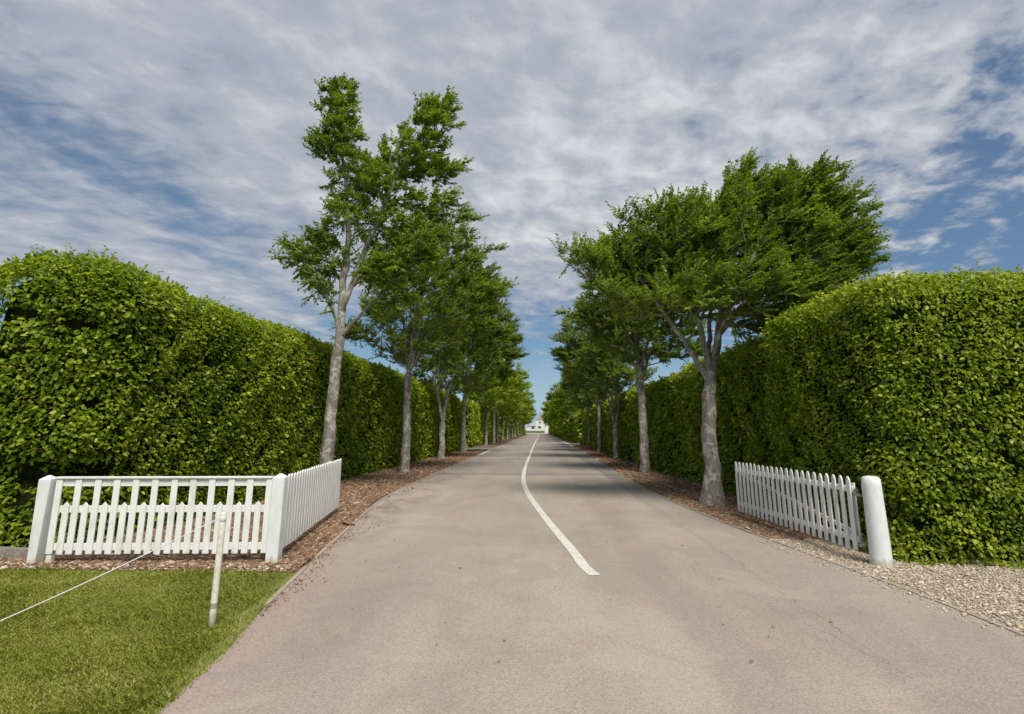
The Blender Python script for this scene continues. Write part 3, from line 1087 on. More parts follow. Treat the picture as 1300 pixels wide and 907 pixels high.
def streamers(lobes_pts, d, n_, lo_, hi_, sel):
    """long shoots combed out of the crown surface along direction d"""
    A = lobes_pts
    sc_ = A @ d + rng.normal(0, 0.25, len(A))
    A = A[sel(A)]
    sc_ = A @ d + rng.normal(0, 0.5, len(A))
    A = A[np.argsort(-sc_)[:n_]]
    out = []
    for a_ in A:
        dd = norm(d + rng.normal(0, 0.16, 3))
        L_ = rng.uniform(lo_, hi_)
        for t in np.arange(0.22, L_, 0.22): out.append(a_ + dd * t)
    return np.array(out)


def lobe_pts(lobes, shell=0.35):
    out = []
    for (cx, cy, cz, rx, ry, rz, n_) in lobes:
        v = rng.normal(0, 1, (n_, 3))
        v = norm(v) * (rng.uniform(shell ** 3, 1, n_) ** (1 / 3))[:, None]
        out.append(v * np.array([rx, ry, rz]) + np.array([cx, cy, cz]))
    return np.concatenate(out)


def put_tree(base, wood, crown, label, group='trees lining the avenue', rot=0.0, scale=1.0, first=True, mx=1.0, hz=None):
    root = empty('hornbeam_tree', (base[0], base[1], 0.0), rot)
    root.scale = (scale * mx, scale, scale * (hz or 1.0))
    tag(root, label, 'tree', group)
    for nm, me, mt in (('trunk', wood, M_BARK), ('crown', crown, M_TLEAF)):
        if not me.materials: me.materials.append(mt)
        if nm == 'trunk': me.polygons.foreach_set('use_smooth', np.ones(len(me.polygons), dtype=bool))
        o = bpy.data.objects.new(nm, me)
        COL.objects.link(o); o.parent = root
    return root


W0 = norm(np.array([1.0, 0.1, 0.12]))

# --- first tree on the left: tall, thin and open, with two flung-up arms
sk = Skel()
tr = sk.poly([(0, 0, -0.1, 0.32), (0.01, 0, 0.2, 0.19), (0.03, 0, 1.2, 0.165), (0.06, 0, 2.6, 0.145), (0.10, 0, 3.6, 0.14), (0.14, 0, 4.5, 0.125), (0.17, 0, 4.9, 0.10)], sides=14)
stA = sk.poly([(0.17, 0, 4.9, 0.11), (0.12, 0.05, 5.6, 0.10), (0.20, 0.1, 6.6, 0.085), (0.10, 0.1, 8.0, 0.065), (-0.15, 0.1, 9.6, 0.045), (-0.40, 0.0, 10.7, 0.03), (-0.30, 0.0, 11.6, 0.012)], start=tr[-1], sides=10)
stB = sk.poly([(0.17, 0, 4.9, 0.09), (0.40, -0.1, 5.5, 0.08), (0.75, -0.1, 6.6, 0.065), (1.25, -0.1, 8.0, 0.05), (1.9, -0.1, 9.6, 0.038), (2.4, 0, 10.5, 0.022), (2.75, 0.1, 11.1, 0.01)], start=tr[-1], sides=9)
br = sk.near((0.1, 0, 4.0), tr)
stC = sk.poly([(0.12, 0, 4.05, 0.06), (0.65, -0.25, 4.6, 0.05), (1.25, -0.4, 5.1, 0.042), (1.9, -0.5, 5.9, 0.03), (2.6, -0.5, 6.8, 0.018)], start=br, sides=8)
bl = sk.near((0.1, 0, 4.55), tr)
stD = sk.poly([(0.13, 0, 4.5, 0.05), (-0.20, -0.15, 5.1, 0.04), (-0.45, -0.2, 5.9, 0.032), (-0.95, -0.25, 6.35, 0.02), (-1.3, -0.2, 6.6, 0.012)], start=bl, sides=7)
stE = sk.poly([(-0.1, 0, 9.2, 0.03), (-0.55, 0, 9.6, 0.022), (-0.8, 0, 10.2, 0.01)], start=sk.near((-0.1, 0.1, 9.2), stA), sides=6)
stF = sk.poly([(0.4, 0, 5.5, 0.05), (0.7, 0.6, 6.6, 0.04), (0.9, 0.9, 8.0, 0.03), (1.1, 0.8, 9.3, 0.02), (0.9, 0.6, 10.3, 0.012)], start=sk.near((0.4, -0.1, 5.5), stB), sides=7)
lob = [(-0.30, 0, 11.2, 0.36, 0.45, 0.75, 42), (-0.1, 0, 10.1, 0.45, 0.6, 0.7, 44), (-0.65, 0, 9.7, 0.4, 0.35, 0.3, 16), (-0.80, 0, 10.1, 0.12, 0.2, 0.35, 10),
       (0.15, 0.1, 8.9, 0.65, 0.8, 0.8, 60), (0.25, 0.1, 7.7, 0.75, 0.9, 0.7, 55), (2.4, 0, 10.5, 0.45, 0.6, 0.65, 46), (2.75, 0, 10.9, 0.3, 0.35, 0.25, 14),
       (1.9, 0, 9.4, 0.65, 0.8, 0.8, 62), (2.6, 0, 9.0, 0.6, 0.5, 0.45, 30), (1.3, 0, 8.4, 0.8, 0.9, 0.7, 60), (2.4, 0, 7.9, 0.75, 0.6, 0.4, 30),
       (0.9, 0.1, 9.5, 0.35, 0.4, 0.4, 16), (1.5, -0.1, 7.1, 0.95, 0.9, 0.5, 46), (-0.95, -0.2, 6.4, 0.5, 0.5, 0.45, 44), (-0.8, -0.1, 7.05, 0.35, 0.3, 0.15, 12),
       (-0.5, -0.1, 5.6, 0.35, 0.4, 0.35, 20), (1.5, -0.5, 5.8, 0.8, 0.6, 0.4, 42), (2.3, -0.5, 6.4, 0.6, 0.6, 0.4, 32), (0.5, 0, 6.5, 0.5, 0.5, 0.4, 14), (0.8, 0.2, 6.0, 0.4, 0.5, 0.3, 16),
       (-0.40, 0, 7.0, 0.4, 0.5, 0.4, 22), (-0.30, 0, 6.3, 0.35, 0.4, 0.35, 14), (1.4, -0.2, 6.3, 0.6, 0.6, 0.35, 26), (2.1, -0.1, 7.1, 0.65, 0.6, 0.35, 30), (1.8, -0.3, 5.2, 0.5, 0.5, 0.25, 16)]
Tp = lobe_pts(lob, 0.2)
Tp = np.concatenate([Tp, streamers(Tp, norm(np.array([1.0, 0, 0.1])), 45, 0.22, 0.5, lambda A: A[:, 0] > 1.5),
                     streamers(Tp, norm(np.array([0.15, 0, 1.0])), 20, 0.22, 0.4, lambda A: A[:, 2] > 9.5),
                     streamers(Tp, norm(np.array([-1.0, 0, 0.2])), 20, 0.22, 0.35, lambda A: A[:, 0] < -0.3)])
grow(sk, Tp, W0 * 0.6, 0, zmin=4.0)
wd, cr = tree_meshes(sk, W0, 0.088, 7.5, 0.32, 0.023, wind_w=0.30, seed=0.3, tone0=0.50, flat=0.35, rmax=0.045)
put_tree((-5.59, 14.5), wd, cr, 'tallest open-crowned tree, forked at the top, nearest on the left behind the gate')

# --- first tree on the right: dense, swept to the right by the wind
sk = Skel()
tr = sk.poly([(0, 0, -0.1, 0.34), (0, 0, 0.12, 0.215), (0.02, 0, 0.8, 0.165), (0.02, 0, 1.4, 0.155), (0.0, 0, 1.75, 0.175), (0.04, 0, 2.2, 0.15), (0.07, 0, 2.6, 0.15), (0.10, 0, 2.9, 0.13), (0.13, 0, 3.15, 0.05)], sides=14)
hd = sk.near((0.07, 0, 2.62), tr)
L1 = sk.poly([(0.08, 0, 2.75, 0.075), (-0.15, -0.1, 3.15, 0.062), (-0.55, -0.25, 3.75, 0.052), (-1.05, -0.3, 4.5, 0.04), (-1.5, -0.2, 5.3, 0.03)], start=hd, sides=8)
L2 = sk.poly([(0.08, 0, 2.75, 0.09), (0.05, -0.1, 3.4, 0.07), (-0.15, -0.2, 4.2, 0.055), (-0.3, -0.2, 5.3, 0.04), (-0.2, -0.2, 6.6, 0.02)], start=hd, sides=8)
L3 = sk.poly([(0.08, 0, 2.75, 0.12), (0.30, 0.0, 3.5, 0.09), (0.45, 0.0, 4.4, 0.07), (0.9, 0.1, 5.8, 0.05), (1.6, 0.1, 7.0, 0.035), (2.4, 0.1, 8.0, 0.015)], start=hd, sides=9)
L4 = sk.poly([(0.08, 0, 2.75, 0.08), (0.18, 0.2, 3.5, 0.06), (0.4, 0.6, 4.5, 0.045), (0.9, 1.1, 5.8, 0.03), (1.4, 1.4, 6.8, 0.015)], start=hd, sides=8)
L5 = sk.poly([(0.40, 0, 3.9, 0.07), (0.9, -0.2, 4.5, 0.055), (1.8, -0.4, 5.1, 0.04), (2.9, -0.5, 5.7, 0.025), (3.8, -0.4, 6.3, 0.012)], start=sk.near((0.38, 0, 3.9), L3), sides=8)
L6 = sk.poly([(0.15, -0.05, 3.2, 0.06), (0.30, -0.5, 4.0, 0.05), (0.7, -1.0, 5.0, 0.035), (1.2, -1.3, 6.1, 0.02)], start=sk.near((0.15, 0, 3.2), L3), sides=8)
lob = [(-1.3, 0, 5.5, 0.9, 1.0, 0.8, 90), (-0.8, 0, 6.3, 1.0, 1.1, 0.7, 90), (-2.0, 0, 5.5, 0.75, 0.8, 0.6, 60), (-1.6, -0.2, 4.6, 0.8, 0.8, 0.4, 55),
       (0.0, 0, 6.5, 1.1, 1.4, 0.8, 130), (0.9, 0, 6.6, 1.2, 1.5, 0.9, 130), (1.0, 0, 7.6, 0.45, 0.6, 0.5, 30),
       (1.8, 0, 7.3, 0.8, 1.0, 0.75, 90), (2.7, 0, 7.2, 0.8, 1.0, 0.75, 85), (2.2, 0, 6.2, 1.2, 1.3, 0.9, 120), (3.2, 0, 6.4, 0.8, 0.9, 0.75, 80), (3.4, 0, 5.6, 0.9, 1.0, 0.55, 80),
       (-0.1, -0.9, 4.6, 1.2, 0.8, 0.55, 100), (1.0, -0.9, 4.7, 1.3, 0.8, 0.6, 100), (2.3, -0.7, 4.6, 1.1, 0.8, 0.5, 80), (3.0, 0.3, 4.7, 0.9, 0.9, 0.4, 60),
       (2.4, 0, 5.3, 1.2, 1.2, 0.6, 90), (0.6, 0, 5.4, 1.4, 1.3, 0.7, 110), (-0.6, 0, 5.0, 1.0, 0.9, 0.5, 60), (1.4, 0.4, 4.3, 1.0, 0.8, 0.35, 50)]
Tp = lobe_pts(lob, 0.3)
Tp[:, 0] = np.where(Tp[:, 0] > 0.5, 0.5 + (Tp[:, 0] - 0.5) * 0.86, Tp[:, 0])
Tp[:, 2] = np.where(Tp[:, 2] > 5.5, 5.5 + (Tp[:, 2] - 5.5) * 0.88, Tp[:, 2])
Tp = np.concatenate([Tp, streamers(Tp, norm(np.array([1.0, 0, 0.45])), 170, 0.25, 0.75, lambda A: (A[:, 2] > 5.0)),
                     streamers(Tp, norm(np.array([0.45, 0, 1.0])), 50, 0.25, 0.5, lambda A: A[:, 2] > 6.0),
                     streamers(Tp, norm(np.array([-0.8, -0.3, 0.35])), 50, 0.3, 0.7, lambda A: A[:, 0] < 0.0)])
grow(sk, Tp, norm(np.array([1.0, 0, 0.30])) * 0.9, 0, zmin=3.3)
wd, cr = tree_meshes(sk, norm(np.array([1.0, 0.0, 0.30])), 0.085, 6.5, 0.46, 0.026, wind_w=0.85, seed=1.3, tone0=0.47, flat=0.45, centre=(0.6, 0, 4.5))
put_tree((3.90, 12.9), wd, cr, 'windswept bushy tree leaning over the hedge, nearest on the right')


# --- the rest of the avenue
def auto_tree(H, Rw, fork, seed, n_t, leaf, tw_n, tw_len, lv_step, lean=0.9, lowsplit=False, tone0=0.42, shift=0.5, twigs=True, n_limb=5, trunk_r=0.17, sides=12):
    sk = Skel()
    f = fork
    if lowsplit:
        tr = sk.poly([(0, 0, -0.1, trunk_r * 1.3), (0, 0, 0.3, trunk_r * 1.05), (0.02, 0, 1.2, trunk_r * 0.95), (0.0, 0, 2.0, trunk_r)], sides=sides)
        sts = [sk.poly([(0, 0, 2.0, 0.11), (-0.22, 0.05, 2.9, 0.10), (-0.34, 0, f, 0.085)], start=tr[-1], sides=9),
               sk.poly([(0, 0, 2.0, 0.11), (0.16, 0.0, 2.9, 0.10), (0.28, 0, f, 0.085)], start=tr[-1], sides=9)]
    else:
        tr = sk.poly([(0, 0, -0.1, trunk_r * 1.4), (0, 0, 0.25, trunk_r * 1.08), (0.03, 0, f * 0.4, trunk_r * 0.95), (-0.02, 0, f * 0.75, trunk_r * 0.86), (0.03, 0, f, trunk_r * 0.85)], sides=sides)
        sts = [tr]
    a0 = rng.uniform(0, TAU)
    for i in range(n_limb):
        s_ = sts[i % len(sts)]
        b = s_[-1] if rng.uniform() < .6 else s_[-2]
        p = sk.P[b]
        a = a0 + i * TAU / n_limb + rng.normal(0, 0.25)
        e = Rw * (0.25 if i == 0 else 0.62)
        q = np.array([math.cos(a) * e + shift * 0.8 + lean * 0.7, math.sin(a) * e, H * rng.uniform(0.72, 0.86) if i else H * 0.96])
        mids = [p + (q - p) * t + np.array([0, 0, 0.35 * math.sin(t * math.pi)]) for t in (0.25, 0.5, 0.75)]
        r_ = 0.075 if i else 0.09
        sk.poly([(*p, r_)] + [(*m_q, r_ * (1 - 0.25 * (ii + 1))) for ii, m_q in enumerate(mids)] + [(*q, 0.010)], start=b, sides=7, jit=0.03)
    zc = (fork + H) / 2 + 0.1
    rz = (H - fork) / 2
    n1 = int(n_t * 0.62)
    lob = [(shift * 0.6, 0, zc - rz * 0.18, Rw * 0.92, Rw * 0.92, rz * 0.85, n1),
           (shift, 0, zc + rz * 0.35, Rw * 0.7, Rw * 0.7, rz * 0.72, int(n_t * 0.25))]
    for _ in range(7):
        a = rng.uniform(0, TAU)
        lob.append((shift * .7 + math.cos(a) * Rw * 0.82, math.sin(a) * Rw * 0.82, rng.uniform(fork + 0.5, H * 0.8), 0.6, 0.6, 0.28, int(n_t * 0.035) + 1))
    T = lobe_pts(lob, 0.35)
    T[:, 2] += 0.10 * np.abs(T[:, 0] + T[:, 1])
    T[:, 0] += lean * (T[:, 2] - fork) / (H - fork)
    T = np.concatenate([T, streamers(T, norm(np.array([1.0, 0.0, 0.15])), int(n_t * 0.08), 0.3, 0.8, lambda A: A[:, 2] > fork + 1),
                        streamers(T, norm(np.array([-1.0, 0.3, 0.1])), int(n_t * 0.04), 0.3, 0.7, lambda A: A[:, 2] > fork + 1)])
    T = T[T[:, 2] > fork + 0.15]
    grow(sk, T, norm(np.array([1.0, 0.0, 0.2])) * 0.45, 0, step=0.34, zmin=fork - 0.2)
    return tree_meshes(sk, norm(np.array([1.0, 0.05, 0.1])), leaf, tw_n, tw_len, lv_step, flat=0.65, wind_w=0.35, seed=seed, tone0=tone0, twigs=twigs, centre=(0, 0, fork))


near = 'leafy tree on the {} verge, {}'
w2 = auto_tree(10.6, 2.9, 3.9, 2.0, 760, 0.100, 6.5, 0.46, 0.032, shift=0.5, lean=0.7, tone0=0.50)
put_tree((-5.33, 22.0), *w2, 'second tree from the gate on the left, straight grey trunk')
r2 = auto_tree(8.7, 2.35, 4.0, 3.0, 760, 0.100, 6.5, 0.46, 0.032, shift=0.15, lean=0.1, tone0=0.46)
put_tree((4.12, 22.2), *r2, 'second tree from the gate on the right, straight mottled trunk')
mA = auto_tree(10.6, 2.9, 3.7, 5.0, 600, 0.125, 6.5, 0.50, 0.042, lowsplit=True, shift=0.55, lean=0.7, tone0=0.47)
mB = auto_tree(10.2, 3.0, 3.8, 6.0, 600, 0.125, 6.5, 0.50, 0.042, shift=0.6, lean=0.8, tone0=0.42)
put_tree((-5.60, 32.0), *mA, 'third tree from the gate on the left, its trunk split in two', hz=1.05)
put_tree((-5.55, 40.8), *mB, 'fourth tree from the gate on the left, dark trunk just before the side path', scale=1.08, hz=0.96)
put_tree((4.45, 32.6), *mA, 'third tree from the gate on the right, its trunk forked into a V', rot=2.9, scale=0.88, hz=0.98)
put_tree((4.60, 42.4), *mB, 'fourth tree from the gate on the right, dark slender trunk', rot=1.9, scale=0.86, hz=1.03)
put_tree((4.70, 51.5), *mA, 'fifth tree from the gate on the right, with a low fork', rot=4.6, scale=0.88, hz=1.0)
put_tree((4.75, 59.0), *mB, 'sixth tree from the gate on the right, beside the crossing path', rot=0.4, scale=0.88, hz=1.0)
fA = auto_tree(9.8, 3.7, 3.6, 7.0, 320, 0.21, 5.5, 0.65, 0.075, twigs=False, shift=0.6, lean=0.6, tone0=0.78, n_limb=4, sides=9, trunk_r=0.16)
fB = auto_tree(9.4, 3.6, 3.4, 8.0, 300, 0.21, 5.5, 0.65, 0.075, twigs=False, shift=0.4, lean=0.4, tone0=0.48, n_limb=4, sides=9, trunk_r=0.15)
words = ['fifth', 'sixth', 'seventh', 'eighth', 'ninth', 'tenth', 'eleventh', 'twelfth', 'thirteenth', 'fourteenth', 'fifteenth', 'sixteenth', 'seventeenth', 'eighteenth', 'nineteenth', 'twentieth', 'twenty-first']
yL = [61.5, 70.5, 80.0, 90.0, 101, 112, 123, 134, 145, 157, 169, 181, 193, 205, 217]
yR = [79.0, 89.0, 99.5, 110, 121, 132, 143, 155, 167, 179, 191, 203, 216]
for i, yy in enumerate(yL):
    put_tree((-5.85 + 0.15 * math.sin(i * 2.1), yy), *(fA if i % 3 != 2 else fB), words[i] + ' tree up the left row, beyond the side path', rot=[0, 1.4, 3.3, 4.6][i % 4], scale=1.0 + 0.05 * math.sin(i * 1.7), hz=0.98)
for i, yy in enumerate(yR):
    put_tree((5.0 + 0.15 * math.sin(i * 2.7), yy), *(fB if i % 3 != 1 else fA), words[i + 2] + ' tree up the right row, beyond the crossing path', rot=[2.5, 0.4, 4.1, 5.6][i % 4], scale=0.90 + 0.06 * math.sin(i * 2.3), hz=1.0)


# ------------------------------------------------------------------ white fence on the left
def picket(s, u, w_, z0, z1, point, yoff, th, M, lean=0.0):
    h = w_ / 2
    if point > 0:
        o = [(u - h, z0), (u + h, z0), (u + h, z1 - point), (u, z1), (u - h, z1 - point)]
    else:
        o = [(u - h, z0), (u + h, z0), (u + h, z1), (u - h, z1)]
    s.prism(o, yoff - th / 2, yoff + th / 2, M, bev=0.003)


def frame_mat(a, b):
    d = Vector((b[0] - a[0], b[1] - a[1], 0))
    return math.atan2(d.y, d.x), d.length


A, B = (-6.30, 6.98), (-3.38, 7.20)
ang, LEN = frame_mat(A, B)
fr = empty('picket_fence', (A[0], A[1], 0), ang)
tag(fr, 'white timber fence with tall and short pickets and a flat top rail, beside the lawn', 'fence')
M0 = None


def square_post(name, u, zt, w_, parent, tilt=0.0, chip=False):
    bm = bmesh.new()
    h = w_ / 2
    rows = [(-0.05, h), (0.10, h * 1.0), (zt - 0.075, h), (zt - 0.045, h * 0.98), (zt, 0.018)]
    rings = []
    for z, r_ in rows:
        rings.append([bm.verts.new((sx * r_, sy * r_, z)) for sx, sy in ((-1, -1), (1, -1), (1, 1), (-1, 1))])
    for a_, b_ in zip(rings[:-1], rings[1:]):
        for i in range(4):
            bm.faces.new((a_[i], a_[(i + 1) % 4], b_[(i + 1) % 4], b_[i]))
    bm.faces.new(rings[-1])
    bm.faces.new(rings[0][::-1])
    bmesh.ops.recalc_face_normals(bm, faces=bm.faces)
    vert_edges = [e for e in bm.edges if abs(e.verts[0].co.z - e.verts[1].co.z) > 0.02]
    bmesh.ops.bevel(bm, geom=vert_edges, offset=0.008, segments=1, affect='EDGES')
    if chip:  # rotted, broken foot at the inner corner
        for v in bm.verts:
            if v.co.z < 0.12 and v.co.x > 0: v.co.x -= 0.05
    me = bpy.data.meshes.new(name)
    bm.to_mesh(me); bm.free()
    o = link_mesh(name, me, M_POST, parent)
    o.location = (u, 0, 0)
    o.rotation_euler = (0, tilt, 0)
    return o


p1 = square_post('post', 0.0, 1.075, 0.155, fr, tilt=-0.015, chip=True)
p1['label'] = 'end post with a rotten chipped foot'
square_post('post', LEN, 1.09, 0.155, fr, tilt=0.012)
s = Soup(); s.box((0.135, 0.02, 0.10), (0.07, 0.07, 0.26), bev=0.006)
o = s.build('stub', M_STAKE, fr); o['label'] = 'old sawn-off stub beside the end post'
x0_, x1_ = 0.085, LEN - 0.085
xm, xw = (x0_ + x1_) / 2, (x1_ - x0_)
s = Soup(); s.box((xm, 0.0, 1.045), (xw, 0.085, 0.024), bev=0.004); s.build('top_rail', M_WHITE, fr)
s = Soup(); s.box((xm, 0.012, 0.984), (xw - 0.004, 0.03, 0.096), bev=0.003); s.build('rail', M_WHITE, fr)
s = Soup(); s.box((xm, 0.012, 0.655), (xw, 0.03, 0.085), bev=0.003); s.build('rail', M_WHITE, fr)
s = Soup(); s.box((xm, 0.012, 0.20), (xw, 0.03, 0.085), bev=0.003); s.build('rail', M_WHITE, fr)
NP = 12
pitch = (xw - 0.095) / (NP - 1)
for i in range(NP):
    u = x0_ + 0.055 + i * pitch
    s = Soup()
    picket(s, u + rng.normal(0, 0.002), 0.080, 0.115 + rng.normal(0, 0.003), 1.031, 0, -0.016, 0.020, M0)
    s.build('tall_picket', M_WHITE, fr)
    if i < NP - 1:
        s = Soup()
        picket(s, u + pitch / 2 + rng.normal(0, 0.003), 0.078, 0.115 + rng.normal(0, 0.003), 0.745 + rng.normal(0, 0.004), 0.045, -0.016, 0.020, M0)
        s.build('short_picket', M_WHITE, fr)


# ------------------------------------------------------------------ gates
def gate(a, b, label, side, pitch, pw, top, pointh):
    """open picket gate from hinge end a to free end b; side=+1/-1 tells on which side of the frame the pickets are nailed"""
    ang, L = frame_mat(a, b)
    g = empty('picket_gate', (a[0], a[1], 0), ang)
    tag(g, label, 'gate', 'white picket gates standing open')
    y = side * 0.030
    for z in (0.26, 0.88):
        s = Soup(); s.box((L / 2 - 0.02, 0, z), (L + 0.02, 0.035, 0.075), bev=0.003); s.build('rail', M_WHITE, g)
    for u in (0.02, L - 0.03):
        s = Soup(); s.box((u, -side * 0.028, 0.56), (0.06, 0.020, 0.80), bev=0.003); s.build('stile', M_WHITE, g)
    s = Soup()
    ln = math.hypot(L - 0.2, 0.5)
    Mx = Matrix.Translation((L / 2, -side * 0.0275, 0.57)) @ Matrix.Rotation(-math.atan2(0.5, L - 0.2), 4, 'Y')
    s.box((0, 0, 0), (ln, 0.018, 0.06), Mx, bev=0.003)
    s.build('brace', M_WHITE, g)
    n_ = int((L - 0.06) / pitch) + 1
    pt = (L - 0.06) / (n_ - 1)
    for i in range(n_):
        s = Soup()
        u = 0.03 + i * pt
        h = pw / 2
        z0, z1 = 0.115 + rng.normal(0, 0.004), top + rng.normal(0, 0.004)
        uj = rng.normal(0, 0.002)
        o = [(u - h, z0), (u + h, z0), (u + h + uj, z1 - pointh), (u + h * 0.45 + uj, z1 - pointh * 0.25), (u + uj, z1), (u - h * 0.45 + uj, z1 - pointh * 0.25), (u - h + uj, z1 - pointh)]
        s.prism(o, y - 0.010, y + 0.010, None, bev=0.003)
        s.build('picket', M_WHITE, g)
    for z in (0.27, 0.87):
        s = Soup()
        s.box((0.10, -side * 0.041, z), (0.30, 0.005, 0.035), bev=0.001)
        s.tube([(-0.075, 0.0, z - 0.045), (-0.075, 0.0, z + 0.045)], [0.012, 0.012], 8)
        s.box((-0.045, 0.0, z), (0.08, 0.012, 0.030), bev=0.001)
        s.box((-0.11, 0.0, z - 0.03), (0.07, 0.016, 0.02), bev=0.001)
        for q in (0.03, 0.20): s.tube([(q, -side * 0.038, z), (q, -side * 0.050, z)], [0.009, 0.008], 6)
        s.build('hinge', M_STEEL, g)
    return g


gate((-3.42, 7.48), (-4.14, 11.45), 'open white picket gate hinged on the left fence post, running beside the road', -1, 0.148, 0.106, 1.065, 0.035)
gate((4.13, 7.68), (3.87, 11.20), 'open white picket gate hung on the round post, in front of the right hedge', 1, 0.152, 0.078, 1.045, 0.055)

# round gate post on the right
gp = empty('gate_post', (4.235, 7.42, 0))
tag(gp, 'thick round white gate post with a domed top, against the right hedge', 'post')
zz = [-0.05, 0.0, 0.08, 0.3, 0.6, 0.95, 1.035, 1.062, 1.072]
rr = [0.125, 0.124, 0.122, 0.118, 0.114, 0.110, 0.106, 0.085, 0.04]
s = Soup(); s.tube([(0.004 * math.sin(z * 5), 0, z) for z in zz], rr, 24); s.build('shaft', M_POST, gp, True)
for z in (0.27, 0.87):
    s = Soup()
    s.tube([(-0.155, 0.13, z - 0.05), (-0.155, 0.13, z + 0.03)], [0.009, 0.009], 8)
    s.box((-0.10, 0.085, z - 0.045), (0.13, 0.03, 0.022), bev=0.002)
    s.build('hinge_bracket', M_STEEL, gp)

# ------------------------------------------------------------------ stake and rope on the lawn
st = empty('stake', (-2.80, 4.92, 0))
tag(st, 'slim pale round stake standing on the lawn in front of the fence', 'stake')
s = Soup()
s.tube([(0, 0, -0.05), (0, 0, 0.14), (0.003, 0, 0.5), (0.008, 0, 0.92), (0.008, 0, 0.935)], [0.028, 0.028, 0.027, 0.026, 0.021], 16)
s.build('shaft', M_STAKE, st, True)
s = Soup()
for q in range(3):
    zc = 0.872 + q * 0.008
    s.tube([(0.008 + 0.0295 * math.cos(a_), 0.0295 * math.sin(a_), zc) for a_ in np.linspace(0, TAU, 19)], [0.0042] * 19, 6)
s.build('binding', M_ROPE, st)
s = Soup()
pa, pb = np.array([-2.83, 4.90, 0.88]), np.array([-3.95, 4.10, 0.30])
pe = pa + (pb - pa) * 1.45
pts = [pa + (pe - pa) * t + np.array([0, 0, -0.03 * math.sin(math.pi * t)]) for t in np.linspace(0, 1, 24)]
s.tube(pts, [0.0042] * 24, 6)
o = s.build('rope', M_ROPE, None, True)
tag(o, 'thin white rope slanting down from the stake across the lawn', 'rope')
pg = Soup(); pg.tube([(0, 0, -0.05), (0, 0, 0.10), (0.01, 0, 0.12)], [0.012, 0.012, 0.006], 8)
o = pg.build('peg', M_STAKE, None, True); o.location = (float(pe[0]), float(pe[1]), 0)
tag(o, 'short wooden peg holding the low end of the rope', 'peg')
# timber edging and flagstone beyond the end post
s = Soup(); s.box((0, 0, 0.07), (3.0, 0.05, 0.16), bev=0.005)
o = s.build('edging_board', M_BOARD, None); o.location = (-8.0, 7.33, 0); o.rotation_euler = (0, 0, -0.12)
tag(o, 'low grey timber edging board on the ground left of the fence', 'board')

# ------------------------------------------------------------------ white building closing the avenue
M_WALL = ground_mat('white_render', (0.68, 0.65, 0.58), (0.76, 0.73, 0.66), (0.66, 0.63, 0.55), 2, 0.3, 0.005)
M_ROOF = ground_mat('roof_slate', (0.20, 0.16, 0.15), (0.34, 0.27, 0.25), (0.26, 0.22, 0.20), 6, 0.6, 0.03)
m_, k = new_mat('window_glass')
k.l.new(k.mix(k.noise(k.pos, 1.5, 2), (0.02, 0.022, 0.025), (0.05, 0.055, 0.06)), k.p.inputs['Base Color'])
k.p.inputs['Roughness'].default_value = 0.12
M_GLASS = m_
DY = 400
bu = empty('white_house', (0, DY, 1.0))
tag(bu, 'white tower-like house with a pointed roof closing the far end of the avenue', 'building')
bx = lambda px: (px - 684) * DY / 690.0 * 1.0
s = Soup(); s.box((bx(686.3), 3.4, 3.95), (6.9, 6.8, 7.9)); s.build('tower_wall', M_WALL, bu)
s = Soup(); s.box((bx(674.8), 3.4, 1.75), (6.9, 6.0, 3.5)); s.build('wing_wall', M_WALL, bu)
s = Soup()
xa, xb = bx(671.2), bx(678.4)
s.prism([(bx(668.6), 3.5), (bx(681.0), 3.5), (bx(681.0), 3.9), (bx(668.6), 3.7)], -0.1, 6.6); s.build('wing_roof', M_WHITE, bu)


def pyramid(cx, cy, hw, z0, z1, tw, mat, name, parent):
    s = Soup()
    V = [(cx - hw, cy - hw, z0), (cx + hw, cy - hw, z0), (cx + hw, cy + hw, z0), (cx - hw, cy + hw, z0),
         (cx - tw, cy - tw, z1), (cx + tw, cy - tw, z1), (cx + tw, cy + tw, z1), (cx - tw, cy + tw, z1)]
    s.add(V, [(0, 1, 5, 4), (1, 2, 6, 5), (2, 3, 7, 6), (3, 0, 4, 7), (4, 5, 6, 7), (3, 2, 1, 0)])
    return s.build(name, mat, parent)


rf = pyramid(bx(686.3), 3.4, 3.75, 7.9, 10.0, 2.1, M_ROOF, 'roof', bu)
pyramid(bx(686.3), 3.4, 2.0, 10.0, 13.6, 0.25, M_ROOF, 'spire', rf)
s = Soup(); s.tube([(bx(686.3), 3.4, 13.5), (bx(686.3), 3.4, 15.0)], [0.10, 0.03], 6); s.build('finial', M_WHITE, rf)


def window(px, z, w_, h_, parent, y=0.0):
    s = Soup()
    x_ = bx(px)
    for (dx_, dz_, ww, hh) in ((0, h_ / 2 + .07, w_ + .3, .14), (0, -h_ / 2 - .07, w_ + .3, .14), (-w_ / 2 - .07, 0, .14, h_), (w_ / 2 + .07, 0, .14, h_), (0, 0, .07, h_)):
        s.box((x_ + dx_, y - 0.04, z + dz_), (ww, 0.14, hh))
    f_ = s.build('window', M_WHITE, parent)
    s = Soup(); s.box((x_, y - 0.02, z), (w_, 0.06, h_)); s.build('pane', M_GLASS, f_)


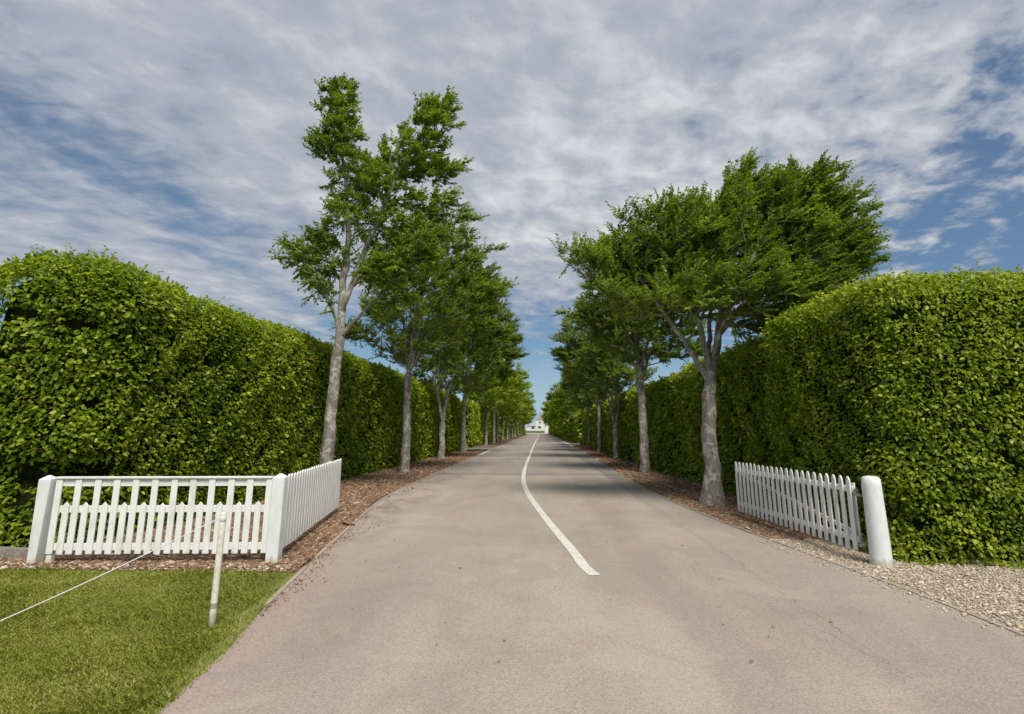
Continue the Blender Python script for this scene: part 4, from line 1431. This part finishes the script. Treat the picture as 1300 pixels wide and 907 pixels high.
window(684.9, 2.5, 2.1, 1.6, bu)
window(676.9, 2.2, 2.2, 1.7, bu, 0.4)
window(685.6, 6.0, 1.3, 1.3, bu)
# gabled outbuilding nearer and to the right
D2 = 300
sx = lambda px: (px - 684) * D2 / 690.0
sh = empty('outbuilding', (sx(697.2), D2, 0))
tag(sh, 'low white gabled shed to the right of the far tower house', 'building')
s = Soup(); s.prism([(-2.55, 0), (2.55, 0), (2.55, 3.5), (0, 4.75), (-2.55, 3.5)], 0, 7.0); s.build('wall', M_WALL, sh)
s = Soup()
s.prism([(-2.9, 3.36), (0, 4.80), (0, 4.98), (-2.9, 3.54)], -0.25, 7.2)
s.prism([(2.9, 3.36), (2.9, 3.54), (0, 4.98), (0, 4.80)], -0.25, 7.2)
s.build('roof', M_ROOF, sh)
s = Soup(); s.box((0.6, -0.03, 1.0), (0.95, 0.07, 2.0)); s.build('door', M_STEEL, sh)
# low bin and white marker post in front of it
s = Soup(); s.box((0, 0, 0.55), (0.9, 0.7, 1.1), bev=0.06); s.box((0, -0.02, 1.13), (0.98, 0.8, 0.08), bev=0.02)
o = s.build('litter_bin', M_STEEL, None); o.location = (5.0, 238, 0)
tag(o, 'grey bin at the far end of the road before the white shed', 'bin')
s = Soup(); s.box((0, 0, 0.5), (0.22, 0.22, 1.1), bev=0.01); s.prism([(-.11, 1.05), (.11, 1.05), (0, 1.18)], -.11, .11)
o = s.build('marker_post', M_WHITE, None); o.location = (6.1, 236, 0)
tag(o, 'small white post at the far end of the road beside the bin', 'post')
# trees that close the view beyond the house
for i, (xx, yy, sc, rt) in enumerate([(-24, 385, 1.1, 0.5), (-14, 425, 1.2, 2.0), (17, 420, 1.15, 1.0), (26, 380, 1.0, 3.0), (3, 440, 1.05, 4.0)]):
    put_tree((xx, yy), *(fA if i % 2 else fB), ['broad tree far left of the white house', 'tree just behind the left wing of the white house', 'tree behind the shed right of the white house',
             'broad tree far right of the white house', 'tree straight behind the white tower house'][i], 'trees beyond the white house', rot=rt, scale=sc)
